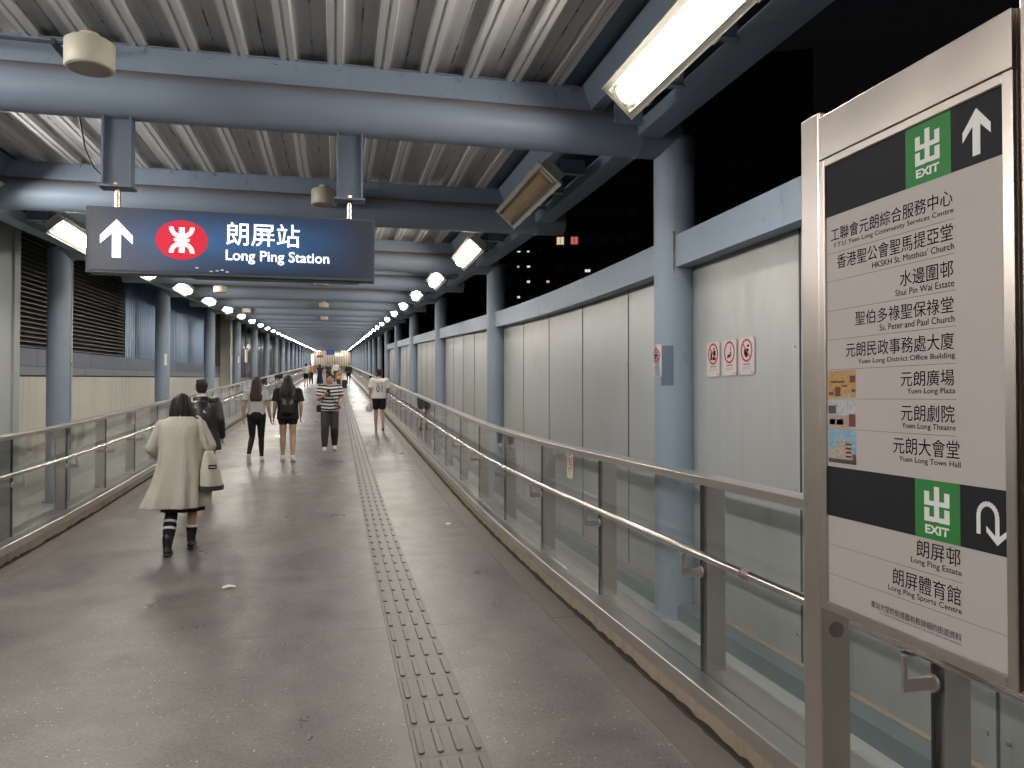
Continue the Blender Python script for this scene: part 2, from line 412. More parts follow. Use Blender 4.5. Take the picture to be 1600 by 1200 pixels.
# outer ledge
mb = MB(); mb.sweep([(2.021, -.02), (2.60, -.02), (2.60, .05), (2.021, .05)], YS); mb.build('ledge', M['ledge'], kind='structure')
mb = MB(); mb.sweep([(mir(2.021), -.02), (-4.2, -.02), (-4.2, .05), (mir(2.021), .05)], YS); mb.build('ledge', M['ledge'], kind='structure')

# ------------------------------------------------------------------ glass balustrades
def balustrade(X, label, cat='balustrade', y_first=3.71):
    root = empty('glass_balustrade', (X(1.9), 0, 0), label=label, cat=cat, group='glass balustrades lining the walkway')
    ox = X(1.9)
    def L(a): return X(a) - ox
    def rng(a, b): return (min(L(a), L(b)), max(L(a), L(b)))
    mb = MB(); P = [(1.752, .108), (1.752, .184), (1.757, .187), (2.04, .187), (2.04, .06), (2.022, .06), (2.022, .115), (1.764, .115), (1.764, .108)]
    mb.sweep([(L(a), b) for a, b in P], YS); mb.build('base_channel', M['steel'], root)
    mb = MB(); P = [(1.848, 1.162), (1.848, 1.201), (1.851, 1.204), (1.967, 1.204), (1.97, 1.201), (1.97, 1.162)]
    mb.sweep([(L(a), b) for a, b in P], YS); mb.build('top_rail', M['steel'], root)
    mb = MB(); mb.smooth = True; n = 14
    mb.sweep([(L(1.78) + .0225 * math.cos(2 * math.pi * k / n), .83 + .0225 * math.sin(2 * math.pi * k / n)) for k in range(n)], YS)
    mb.build('handrail', M['rail'], root)
    ys = []; y = y_first - 1.6 * 6
    while y < Y1 - .5: ys.append(y); y += 1.6
    pc, qc, bc, sc = {}, {}, {}, {}
    x0, x1 = rng(1.866, 1.878)
    def mk_pane(sl): mb = MB(); mb.box(x0, x1, .007, 1.593, .187, 1.161, sl, 0); return mb.mesh('glass_pane', M['glass'])
    def mk_seal(): mb = MB(); a, b = rng(1.864, 1.880); mb.box(a, b, -.0065, .0065, .188, 1.156); return mb.mesh('seal', M['black'])
    def mk_post(): mb = MB(); a, b = rng(1.884, 1.998); mb.box(a, b, -.012, .018, .188, 1.156); mb.box(a, a + .012 if a < b else a, -.03, -.012, .188, 1.156); return mb.mesh('post', M['steelv'])
    def mk_br():
        mb = MB(); a, b = rng(1.752, 1.864); mb.box(a, b, -.006, .006, .685, .725)
        a, b = rng(1.752, 1.768); mb.box(a, b, -.006, .006, .7255, .80)
        a, b = rng(1.756, 1.80); mb.box(a, b, -.02, .02, .80, .806)
        mb.smooth = True; mb.tube([(L(1.858), 0, .705), (L(1.868), 0, .705)], .03, 12); return mb.mesh('bracket', M['steelv'])
    seal, post, br = mk_seal(), mk_post(), mk_br()
    for y in ys:
        sl = round((g(y + 1.6) - g(y)) / 1.6, 4)
        put('glass_pane', cached(pc, sl, lambda: mk_pane(sl)), root, (0, y, g(y)))
        p = put('post', post, root, (0, y, g(y)))
        if y < 40: put('seal', seal, p)
        put('bracket', br, root, (0, y, g(y)))
    for y in (3.1, 15.9, 28.7):
        mb = MB(); mb.smooth = True; mb.tube([(L(1.78), y - .03, .83 + g(y)), (L(1.78), y + .03, .83 + g(y))], .0235, 14); mb.build('rail_sleeve', M['brass'], root)
    return root
balustrade(lambda x: x, 'glass and steel balustrade on the right in front of the grey screen wall')
balustrade(mir, 'glass and steel balustrade on the left in front of the louvred building', y_first=8.58 - 1.6 * 3)

# ------------------------------------------------------------------ canopy: columns, tubes, sheets, eaves
canopy = empty('footbridge_canopy', (0, 0, 0), label='blue-grey steel canopy of round columns, tube beams and corrugated roof', cat='canopy')
def mk_col():
    mb = MB(); mb.smooth = True; mb.tube([(0, 0, -.30), (0, 0, 3.5)], .15, 28)
    mb.smooth = False; mb.tube([(0, 0, .05), (0, 0, .065)], .19, 28); return mb.mesh('column', M['blue'])
colm = mk_col(); columns = {}
for y in COLS:
    for sx, X in (('r', 2.415), ('l', mir(2.415))):
        c = put('column', colm, canopy, (X, y, g(y)), (0, 0, random.random() * 6)); columns[(sx, y)] = c
def mk_beam(k):
    mb = MB(); mb.smooth = True; a, b = -3.685, 2.415
    mb.tube([(a, 0, 0), (b, 0, 0)], .15, 28); mb.smooth = False
    mb.mi = 1; mb.box(a + .2, b - .34, -.05, -.042, .142, .296); mb.box(a + .2, b - .34, .042, .05, .142, .296)
    mb.box(a + .2, b - .34, -.065, .065, .2965, .302)
    for q in range(14): xx = a + .5 + q * .4; mb.box(xx - .011, xx + .011, -.062, -.0501, .262, .284)
    mb.mi = 0; mb.smooth = True
    for xx in (a + .16, b - .30): mb.tube([(xx - .012, 0, 0), (xx + .012, 0, 0)], .157, 28)
    return mb.mesh('roof_beam', M['beam'], M['blue'])
bm_ = mk_beam(0)
for y in BEAMS:
    put('roof_beam', bm_, canopy, (0, y, 3.505 + g(y)))
def mk_sheet(nr, sl):
    P = []
    for i in range(nr):
        b = i * .3
        P += [(b, 0), (b + .092, 0), (b + .094, .004), (b + .096, .004), (b + .098, 0), (b + .185, 0), (b + .194, -.042), (b + .228, -.042), (b + .233, -.030), (b + .245, -.030), (b + .250, -.042), (b + .284, -.042), (b + .293, 0)]
    P.append((nr * .3, 0))
    mb = MB(); mb.sweep([(p[0], p[1] + 0) for p in P], [.0, 1.6, 3.2], fn=lambda t: sl * t, closed=False)
    return mb.mesh('roof_sheet', M['deck'])
_sm = {}
for i, y in enumerate([5.2 + 3.2 * k for k in range(-3, 35)]):
    sl = round((g(y + 3.2) - g(y)) / 3.2, 4)
    for j in range(5):
        put('roof_sheet', cached(_sm, (3, sl), lambda: mk_sheet(3, sl)), canopy, (-2.95 + .9 * j + .0, y, 3.842 + g(y)))
ysp = [BEAMS[0] + .8 * i for i in range(int((BEAMS[-1] - BEAMS[0]) / .8) + 1)]
for X in (lambda x: x, mir):
    mb = MB(); mb.sweep([(X(1.55), 3.856), (X(2.42), 3.856), (X(2.42), 3.88), (X(1.55), 3.88)], ysp); mb.build('edge_sheet', M['edge'], canopy)
    mb = MB(); mb.sweep([(X(a), b) for a, b in ((1.69, 3.82), (1.76, 3.655), (1.85, 3.655), (1.85, 3.67), (1.775, 3.67), (1.71, 3.82))], ysp); mb.build('edge_purlin', M['blue'], canopy)
    mb = MB(); mb.sweep([(X(a), b) for a, b in ((2.07, 3.46), (2.25, 3.46), (2.25, 3.66), (2.235, 3.66), (2.235, 3.475), (2.085, 3.475), (2.085, 3.56), (2.07, 3.56))], ysp); mb.build('eave_beam', M['blue'], canopy)
    mb0 = MB(); a, b = sorted((X(1.86), X(2.069)))
    mb0.box(a, b, -.004, .004, 3.52, 3.64); mb0.box(a, b, -.03, .03, 3.512, 3.519)
    brm = mb0.mesh('eave_bracket', M['blue'])
    y = BEAMS[0] + .4
    while y < 70:
        if min(abs(y - b) for b in BEAMS) > .1: put('eave_bracket', brm, canopy, (0, y, g(y)))
        y += .64
# thin cable loop under the sheets
mb = MB(); mb.smooth = True; mb.tube([(-1.60, 5.33, 3.44), (-1.63, 5.5, 3.38), (-1.64, 5.62, 3.28), (-1.58, 5.60, 3.15), (-1.45, 5.50, 3.02), (-1.36, 5.40, 2.97)], .006, 6); mb.build('cable', M['black'], canopy)
mb = MB(); mb.smooth = True; mb.tube([(-3.5, 4.96, 3.70), (-1.44, 4.96, 3.70)], .011, 8); mb.build('conduit', M['dark'], canopy)
for xx in (-1.62, -2.5, -3.3): mb = MB(); mb.box(xx - .012, xx + .012, 4.945, 5.14, 3.682, 3.718); mb.build('conduit_clip', M['dark'], canopy)
mb = MB(); rr_ = [(2.3505, 5.068, z_) for z_ in (2.50, 2.56, 2.63, 2.70, 2.76, 2.80)]; mb.tube([(x_ - .002, y_ + random.uniform(-.004, .004), z_) for x_, y_, z_ in rr_], [.003, .006, .005, .007, .006, .008], 6); mb.build('rust_streak', plain('rust', (.16, .085, .045), .9), canopy)
mb = MB(); A_ = [R(205 + 4 * i) for i in range(10)]
for i in range(9):
    q = [(2.415 + .1515 * math.cos(t), 5.2 + .1515 * math.sin(t)) for t in (A_[i], A_[i + 1])]; w_ = [(2.415 + .149 * math.cos(t), 5.2 + .149 * math.sin(t)) for t in (A_[i], A_[i + 1])]
    mb.hexa([(q[0][0], q[0][1], 1.70), (q[1][0], q[1][1], 1.70), (w_[1][0], w_[1][1], 1.70), (w_[0][0], w_[0][1], 1.70), (q[0][0], q[0][1], 1.985), (q[1][0], q[1][1], 1.985), (w_[1][0], w_[1][1], 1.985), (w_[0][0], w_[0][1], 1.985)])
mb.build('paint_patch', m_blue('darker_paint_patch', (.085, .125, .18)), canopy)
# small number plates and a conduit on left columns
mb = MB(); mb.smooth = True; mb.tube([(.158, .0, 1.2), (.158, .0, 3.44)], .008, 6); mb.tube([(.158, 0, 1.98), (.158, -.05, 1.95), (.19, -.06, 1.93)], .008, 6)
o_ = mb.build('conduit', M['housing'], canopy, (mir(2.415), 11.6, g(11.6)))
for y in (18.0, 30.8):
    a = MB(); a.box(.155, .16, -.03, .03, 1.85, 2.1); a.build('number_plate', M['white'], canopy, (mir(2.415), y, g(y)), (0, 0, R(-55)))

# ------------------------------------------------------------------ strip lights
def lamp_meshes(on, warm):
    h = MB(); wl, ln = .118, .84
    h.box(-.098, .098, -ln + .02, ln - .02, -.012, .05)
    for (x0, x1, y0, y1) in ((-.098, -.092, -ln + .02, ln - .02), (.092, .098, -ln + .02, ln - .02), (-.092, .092, -ln + .02, -ln + .026), (-.092, .092, ln - .026, ln - .02)):
        h.box(x0, x1, y0, y1, -.040, -.0121)
    for (x0, x1, y0, y1) in ((-.130, -.090, -ln - .02, ln + .02), (.090, .130, -ln - .02, ln + .02), (-.090, .090, -ln - .02, -ln + .026), (-.090, .090, ln - .026, ln + .02)):
        h.box(x0, x1, y0, y1, -.048, -.0401)
        h.box(x0 if abs(x0) > .1 else x0, x0 + .006 if x0 < -.1 else x0 + .0005, y0, y1, -.056, -.0481)
    h.box(.124, .130, -ln - .02, ln + .02, -.056, -.0481)
    for yy in (-.6, -.2, .2, .6):
        for sx in (-1, 1): h.box(sx * .134 - .003, sx * .134 + .003, yy - .02, yy + .02, -.055, -.02)
    d = MB(); d.smooth = True; n = 8; P = []
    for i in range(n + 1):
        t = math.pi * i / n; P.append((-.064 * math.cos(t), -.0125 - .062 * math.sin(t)))
    d.sweep(P, [-.74, -.72, 0, .72, .74], fn=lambda t: 0, closed=True)
    e = MB(); e.box(-.066, .066, -.80, -.742, -.05, -.0122); e.box(-.066, .066, .742, .80, -.05, -.0122)
    c = MB(); c.smooth = True; P = []
    for i in range(n + 1):
        t = math.pi * i / n; P.append((-.088 * math.cos(t), -.0485 - .042 * math.sin(t)))
    c.sweep(P, [-.815, .815], fn=lambda t: 0, closed=False)
    return h.mesh('housing', M['housing']), d.mesh('diffuser', M['amber'] if not on else (M['lampw'] if warm else M['lamp'])), e.mesh('end_cap', M['housing']), c.mesh('cover', M['clear'])
LM = {k: lamp_meshes(*k) for k in ((True, False), (True, True), (False, False))}
ORD = ['first', 'second', 'third', 'fourth', 'fifth', 'sixth', 'seventh', 'eighth', 'ninth', 'tenth', 'eleventh', 'twelfth', 'thirteenth', 'fourteenth']
for side, lx, ta in (('right', 1.69, 1), ('left', -2.98, -1)):
    nv = 0; nseen = 0
    for k in range(-3, 35):
        y = 6.72 + 3.2 * k
        on = not (side == 'right' and k == 0); warm = (k % 3 == 1)
        sl = (g(y + .8) - g(y - .8)) / 1.6
        vis = y > 3 if side == 'right' else y > 7.5
        grp = 'strip lights along the canopy eaves'
        if not vis: lab = 'lit white strip light under the %s eave of the canopy, out of view behind' % side; grp = 'strip lights behind the viewer'
        elif side == 'right' and k == -1: lab = 'large glaring strip light at the top right of the view, nearest of its row'
        elif not on: lab = 'unlit strip light with yellowed cover under the right eave'
        else:
            nv += 1
            if side == 'left' and nv == 1: lab = 'lit strip light under the left eave, partly hidden by the hanging station sign'
            elif nv <= 14: lab = '%s lit strip light beyond the %s under the %s eave' % (ORD[nv - 1 if side == 'right' else nv - 2], 'unlit yellowed one' if side == 'right' else 'hanging station sign', side)
            else: lab = 'tiny lit strip light in the far end of the %s eave row' % side; grp = 'far strip lights of the %s row' % side
        r = empty('strip_light', (lx, y, 3.435 + g(y)), label=lab, cat='light', group=grp)
        r.rotation_euler = (math.atan(sl), ta * R(42), 0)
        h, d, e, c = LM[(on, warm and on)]
        put('housing', h, r); put('diffuser', d, r)
        if vis and y < 50: put('end_cap', e, r); put('cover', c, r)
        if y < 60:
            mb = cached(_tm, 'arm%d' % ta, lambda: (lambda q: (q.box(-.012, .012, -.5, -.46, .0505, .17), q.box(-.012, .012, .46, .5, .0505, .17), q.mesh('hanger', M['dark']))[-1])(MB()))
            put('hanger', mb, r)

# ------------------------------------------------------------------ round ceiling speakers
def speaker(x, y, z, lab, r=.125, h=.15):
    s = empty('ceiling_speaker', (x, y, z), label=lab, cat='speaker', group='round cream speakers hung from the roof tubes')
    mb = MB(); mb.smooth = True; mb.tube([(0, 0, 0), (0, 0, .008), (0, 0, h - .012), (0, 0, h)], [r - .008, r, r, r - .014], 32); mb.build('body', M['cream'], s)
    mb = MB(); mb.tube([(0, 0, -.004), (0, 0, -.0005)], r - .02, 32); mb.build('grille', M['grille'], s)
    mb = MB(); mb.smooth = True; mb.tube([(0, 0, h + .0005), (0, 0, h + .04)], .05, 16); mb.tube([(0, .04, h + .03), (0, .30, h + .03)], .012, 8); mb.build('mount', M['cream'], s)
speaker(-1.31, 4.55, 3.40, 'large round cream speaker below the nearest roof tube, top left')
speaker(-.12, 7.80, 3.52, 'round cream speaker on the second roof tube beside the sign hanger')
for i, (x, y, lab) in enumerate(((-2.35, 16.9, 'small boxy cream speaker left of centre, far along the roof'), (-.27, 14.6, 'small pale speaker on the roof tube just past the station sign'), (-.32, 20.9, 'small pale speaker further along near the roof centre'), (-2.6, 24.1, 'small bright speaker left of centre, third roof tube beyond the boxy one'), (-.4, 27.4, 'faint thin speaker at the roof centre far along the bridge'))):
    speaker(x, y, 3.40 + g(y), lab, .13, .12)

# ------------------------------------------------------------------ hanging station sign
SX0, SX1, SZ0, SZ1, SY = -1.487, .246, 2.385, 2.785, 5.12
hs = empty('hanging_sign', ((SX0 + SX1) / 2, 5.2, SZ0), label='long dark blue lit station sign hanging from the nearest roof tube', cat='sign')
cx = (SX0 + SX1) / 2
def m_signblue():
    a = N('backlit_blue_face'); p = a.sep(a.pos()); x = p[0]; z = p[2]
    gx = a.math('ABSOLUTE', a.math('SUBTRACT', x, cx - .02)); fx = a.ramp(gx, (.35, 1.0), (.8, .0))
    gz = a.math('ABSOLUTE', a.math('SUBTRACT', z, 2.60)); fz = a.ramp(gz, (.02, 1.0), (.2, .12))
    n = a.noise(a.pos((2, 1, 9)), 1.5, 3)
    st = a.math('MULTIPLY', a.math('MULTIPLY', fx, fz), a.math('ADD', n, .5))
    a.l(a.math('MULTIPLY', st, .62), a.b.inputs['Emission Strength']); a.b.inputs['Emission Color'].default_value = (.017, .085, .21, 1)
    wear = a.ramp(a.noise(a.pos((1, 1, 1)), 9, 6, .8), (.62, 0.0), (.72, .5)); side = a.ramp(x, (0, 0.0), (.18, 1.0))
    c = a.mix(a.math('MULTIPLY', wear, side), (.022, .027, .05), (.16, .15, .15))
    a.set(c, .3); return a.m
M['sblue'] = m_signblue()
M['swhite'] = emit('backlit_white', (1, 1, .98), 1.0); M['sred'] = emit('backlit_red', (.80, .002, .03), .42); M['sred'].node_tree.nodes['Principled BSDF'].inputs['Base Color'].default_value = (.25, .004, .02, 1)
mb = MB(); mb.box(SX0 - cx, SX1 - cx, -.079, .08, .0, .4); mb.build('case', M['dark'], hs)
mb = MB(); mb.box(SX0 - cx + .02, SX1 - cx - .012, -.083, -.0795, .012, .388); mb.build('blue_face', M['sblue'], hs)
mb = MB(); mb.box(SX0 - cx, SX1 - cx, -.086, -.0792, -.006, -.001); mb.box(SX0 - cx + .6, SX1 - cx - .1, -.06, .06, -.012, -.0005); mb.build('bottom_lip', M['dark'], hs)
def flat(polys, z=0.0): pass
def xz(mb, pts, y, x0, z0):
    mb.add([(x0 + a, y, z0 + b) for a, b in pts], [tuple(range(len(pts)))])
def slab_poly(mb, pts, y0, y1, x0, z0):
    n = len(pts); vs = [(x0 + a, y0, z0 + b) for a, b in pts] + [(x0 + a, y1, z0 + b) for a, b in pts]
    mb.add(vs, [tuple(range(n)), tuple(range(n, 2 * n))[::-1]] + [(i, (i + 1) % n, n + (i + 1) % n, n + i) for i in range(n)])
F = -.0835
ARW = [(0, .235), (.092, .135), (.092, .085), (.025, .150), (.025, 0), (-.025, 0), (-.025, .150), (-.092, .085), (-.092, .135)]
mb = MB(); slab_poly(mb, ARW, F - .002, F, -1.314 - cx, 2.473 - SZ0); mb.build('arrow', M['swhite'], hs)
ax, az = -.94 - cx, 2.597 - SZ0
mb = MB(); slab_poly(mb, [(.152 * math.cos(2 * math.pi * i / 40), .124 * math.sin(2 * math.pi * i / 40)) for i in range(40)], F - .0015, F, ax, az); mb.build('emblem_disc', M['sred'], hs)
mb = MB(); slab_poly(mb, [(-.016, -.078), (.016, -.078), (.016, .078), (-.016, .078)], F - .004, F - .002, ax, az)
for s_ in (1, -1):
    out = [(.074 * math.cos(R(a)), .074 * math.sin(R(a)) + .0) for a in range(180, 361, 12)]
    inn = [(.049 * math.cos(R(a)), .049 * math.sin(R(a)) + .0) for a in range(360, 179, -12)]
    for q in range(len(out) - 1):
        quad = [out[q], out[q + 1], inn[-2 - q], inn[-1 - q]]
        slab_poly(mb, [(a, s_ * (b * .95 + .080)) for a, b in quad], F - .0045, F - .002, ax, az)
slab_poly(mb, [(-.045, -.008), (.045, -.008), (.045, .008), (-.045, .008)], F - .0042, F - .002, ax, az)
mb.build('emblem', M['swhite'], hs)
def sign_text(body, x0, z0, w, h, mat, parent, y, name='lettering', bold=0, align='LEFT'):
    me = fit_text(body, w, h, mat, align, bold)
    return put(name, me, parent, (x0, y, z0), (R(90), 0, 0))
sign_text('朗屏站', -.678 - cx, 2.578 - SZ0, .448, .148, M['swhite'], hs, F - .002, bold=.0008)
sign_text('Long Ping Station', -.680 - cx, 2.462 - SZ0, .635, .088, M['swhite'], hs, F - .002, bold=.0010)
mb = MB()
for q in ((.03, .02), (.045, .03), (-.03, .045), (.06, .012), (.012, .012)): mb.box(-.80 - cx + q[0] * 2, -.80 - cx + q[0] * 2 + .018, F - .001, F, .012 + q[1] * .6, .012 + q[1] * .6 + .007)
mb.build('paint_chip', M['white'], hs)
for hx in (-1.33, .085):
    mb = MB(); x = hx - cx; zt, zb = 3.40 - SZ0, 2.93 - SZ0
    mb.box(x - .085, x - .073, -.05, .05, zb, zt); mb.box(x + .073, x + .085, -.05, .05, zb, zt); mb.box(x - .073, x + .073, -.006, .006, zb, zt)
    mb.box(x - .10, x + .10, -.065, .06, zb - .014, zb - .0005)
    hg = mb.build('hanger', M['edge'], hs)
    mb = MB(); mb.smooth = True; mb.tube([(x, 0, .4005), (x, 0, zb - .0145)], .018, 14); mb.build('rod', M['copper'], hs)
    mb = MB(); mb.tube([(x, -.05, zb - .0005), (x, -.05, zb + .012)], .012, 6); mb.build('bolt', M['copper'], hs)

# ------------------------------------------------------------------ wayfinding sign board on the right (face plane X = 1.45)
fs = empty('direction_board', (1.45, 1.74, 0), label='steel framed exit directory board standing at the right edge', cat='sign')
YA, YB, ZA, ZB = 1.39, 2.084, .975, 2.478    # near end, far end, bottom, top
def FX(mb, y0, y1, z0, z1, d0, d1): mb.box(d0, d1, y0 - 1.74, y1 - 1.74, z0, z1)
for (a, b) in ((YB + .004, YB + .098), (YA - .11, YA - .016)):
    mb = MB(); v = .006
    P = [(v, -1), (.1 - v, -1), (.1, -1), (.1, 1)]
    mb.box(0, .10, a - 1.74, b - 1.74, .0, 2.50)
    o = mb.build('post', M['steels'], fs); bv = o.modifiers.new('bevel', 'BEVEL'); bv.width = .006; bv.segments = 2
    mb = MB(); mb.box(-.04, .14, a - 1.78, b - 1.70, .0005, .012); mb.build('base_plate', M['steels'], fs)
mb = MB(); mb.box(.012, .10, YA - 1.74, YB - 1.74, ZA, ZB); mb.build('back_box', M['steels'], fs)
mb = MB(); mb.box(-.004, .0115, YA - 1.74, YB - 1.74, 2.345, ZB); o = mb.build('header_plate', M['steels'], fs); o.modifiers.new('bevel', 'BEVEL').width = .002
fy0, fy1, fz0, fz1 = 1.418, 2.058, 1.003, 2.318
for (n_, y0, y1, z0, z1) in (('frame_bar', YA, fy0, ZA, 2.343), ('frame_bar', fy1, YB, ZA, 2.343), ('frame_bar', fy0, fy1, ZA, fz0), ('frame_bar', fy0, fy1, fz1, 2.343)):
    mb = MB(); mb.box(-.004, .0115, y0 - 1.74, y1 - 1.74, z0, z1); o = mb.build(n_, M['steels'], fs); o.modifiers.new('bevel', 'BEVEL').width = .003
mb = MB(); mb.box(.004, .0118, fy0 - 1.74, fy1 - 1.74, fz0, fz1); mb.build('face', M['face'], fs)
def pl(y0, y1, z0, z1, mat, name, d=.0038, t=.0002, parent=fs):
    mb = MB(); mb.box(d - t, d, y0 - 1.74, y1 - 1.74, z0, z1); return mb.build(name, mat, parent)
D1 = .0038
pl(fy0, fy1, 2.163, fz1, M['band'], 'dark_band', D1); pl(fy0, fy1, 1.263, 1.411, M['band'], 'dark_band', D1)
pl(1.570, 1.722, 2.163, fz1, M['green'], 'green_panel', D1 - .0003); pl(1.552, 1.698, 1.263, 1.411, M['green'], 'green_panel', D1 - .0003)
DT = D1 - .0008
def board_text(body, yr, z0, w, h, mat=None, bold=0, right=True):
    """reads with its right-hand end at yr (towards the viewer); faces -X"""
    me = fit_text(body, w, h, mat or M['ink'], 'RIGHT' if right else 'LEFT', bold)
    return put('lettering', me, fs, (DT, yr - 1.74, z0), (R(90), 0, R(-90)))
rows = [('工聯會元朗綜合服務中心', 'F.T.U. Yuen Long Community Services Centre', 2.085, .468, .040, 2.062, .455, .017, 2.050),
        ('香港聖公會聖馬提亞堂', "HKSKH St. Matthias' Church", 2.000, .440, .042, 1.977, .290, .017, 1.966),
        ('水邊圍邨', 'Shui Pin Wai Estate', 1.910, .180, .042, 1.887, .200, .017, 1.877),
        ('聖伯多祿聖保祿堂', 'Ss. Peter and Paul Church', 1.824, .360, .040, 1.801, .262, .017, 1.790),
        ('元朗民政事務處大廈', 'Yuen Long District Office Building', 1.735, .402, .042, 1.710, .352, .018, 1.700),
        ('元朗廣場', 'Yuen Long Plaza', 1.647, .180, .040, 1.624, .160, .018, 1.613),
        ('元朗劇院', 'Yuen Long Theatre', 1.557, .180, .043, 1.534, .180, .018, 1.524),
        ('元朗大會堂', 'Yuen Long Town Hall', 1.470, .224, .044, 1.446, .205, .018, None),
        ('朗屏邨', 'Long Ping Estate', 1.212, .142, .044, 1.188, .165, .019, 1.176),
        ('朗屏體育館', 'Long Ping Sports Centre', 1.120, .230, .045, 1.097, .250, .019, 1.088)]
for zh, en, z, w, h, ez, ew, eh, lz in rows:
    board_text(zh, 1.566 if z > 1.5 else 1.552, z, w, h); board_text(en, 1.563 if z > 1.5 else 1.549, ez, ew, eh)
    if lz: pl(1.560 if z > 1.5 else (fy0 if z < 1.15 else 1.548), fy1, lz, lz + .0014, M['greyl'], 'rule', D1)
board_text('車站大堂的街道圖有較詳細的街道資料', 1.552, 1.036, .316, .019); board_text('For further information, please refer to the street map in the concourse', 1.552, 1.026, .28, .0062)
def glyph_exit(yc, zc_):
    """the square 'out' character and the word EXIT under it"""
    mb = MB(); w = .041
    def r(u0, u1, v0, v1): mb.box(DT - .0004, DT, (yc - u1) - 1.74, (yc - u0) - 1.74, zc_ + v0, zc_ + v1)
    t = .0165
    r(-t / 2, t / 2, .001, .088); r(-w, -w + t, .052, .075); r(w - t, w, .052, .075); r(-w, -t / 2, .040, .0519); r(t / 2, w, .040, .0519)
    r(-w, -w + t, .0125, .034); r(w - t, w, .0125, .034); r(-w, -t / 2, 0, .0124); r(t / 2, w, 0, .0124)
    mb.build('exit_character', M['white'], fs)
    me = fit_text('EXIT', .078, .022, M['white'], 'LEFT', .0008); put('lettering', me, fs, (DT, yc + .039 - 1.74, zc_ - .031), (R(90), 0, R(-90)))
glyph_exit(1.646, 2.211); glyph_exit(1.625, 1.308)
mb = MB()
A2 = [(a * .44, b * .47) for a, b in ARW]
n = len(A2); yc, z0 = 1.493, 2.183
vs = [(DT - .0004, yc - a - 1.74, z0 + b) for a, b in A2] + [(DT, yc - a - 1.74, z0 + b) for a, b in A2]
mb.add(vs, [tuple(range(n)), tuple(range(n, 2 * n))[::-1]] + [(i, (i + 1) % n, n + (i + 1) % n, n + i) for i in range(n)]); mb.build('arrow', M['white'], fs)
# U-turn arrow: up on the left, round, down on the right into a chevron
mb = MB(); path = [(-.030, 1.303)] + [(-.030, 1.345)] + [(-.004 + .026 * math.cos(R(a)), 1.345 + .030 * math.sin(R(a))) for a in range(165, -1, -15)] + [(.022, 1.300)]
for i in range(len(path) - 1):
    (a0, b0), (a1, b1) = path[i], path[i + 1]; d = Vector((a1 - a0, b1 - b0)).normalized(); nn = Vector((-d.y, d.x)) * .0058
    q = [(a0 + nn.x, b0 + nn.y), (a1 + nn.x, b1 + nn.y), (a1 - nn.x, b1 - nn.y), (a0 - nn.x, b0 - nn.y)]
    mb.add([(DT - .0002, 1.468 - u - 1.74, v) for u, v in q], [(0, 1, 2, 3)])
for sgn in (1, -1):
    q = [(.022, 1.284), (.022 + sgn * .030, 1.311), (.022 + sgn * .030, 1.325), (.022, 1.300)]
    mb.add([(DT - .0004, 1.468 - u - 1.74, v) for u, v in q], [(0, 1, 2, 3)])
mb.build('turn_arrow', M['white'], fs)
# three small building pictures: plain generic scenes
PM = {k: plain('picture_' + k, c, .6, 0, .75, 140) for k, c in dict(ochre=(.42, .26, .09), maroon=(.16, .03, .03), cloud=(.42, .44, .47), slate=(.05, .06, .06), pink=(.42, .30, .27), sky=(.22, .38, .50), sand=(.42, .34, .27), dark=(.06, .04, .03)).items()}
def pic(z0, z1, base, bits):
    yl, yr = 2.052, 1.926
    p = pl(yr, yl, z0, z1, PM[base], 'picture', D1)
    for (u0, u1, v0, v1, m) in bits:
        pl(yl - (yl - yr) * u1, yl - (yl - yr) * u0, z0 + (z1 - z0) * v0, z0 + (z1 - z0) * v1, PM[m], 'picture_patch', D1 - .0003)
    return p
pic(1.618, 1.697, 'ochre', [(.1, .6, .55, .62, 'dark'), (.5, .7, .4, .46, 'dark'), (.78, .98, .55, .8, 'maroon'), (.25, .45, .05, .4, 'maroon'), (.55, .85, .02, .12, 'pink'), (.02, .2, .1, .2, 'dark'), (.85, .98, .2, .3, 'dark')])
pic(1.529, 1.610, 'cloud', [(.0, .28, .5, .8, 'slate'), (.28, .33, .45, .9, 'pink'), (.0, .75, .0, .45, 'pink'), (.05, .25, .1, .3, 'slate'), (.3, .55, .1, .3, 'slate'), (.75, .98, .05, .5, 'maroon')])
pic(1.424, 1.522, 'sky', [(.35, .6, .12, .75, 'sand'), (.6, .85, .12, .68, 'pink'), (.08, .3, .1, .45, 'sand'), (.0, 1.0, .0, .12, 'dark'), (.62, .83, .2, .24, 'dark'), (.62, .83, .32, .36, 'dark'), (.62, .83, .44, .48, 'dark'), (.62, .83, .56, .6, 'dark'), (.87, .99, .1, .3, 'maroon')])
mb = MB(); mb.smooth = True; mb.tube([(.05, YB + .004 - 1.7405, .905), (.05, YB - .001 - 1.74, .905)], .024, 20); mb.build('plug', M['brass'], fs)

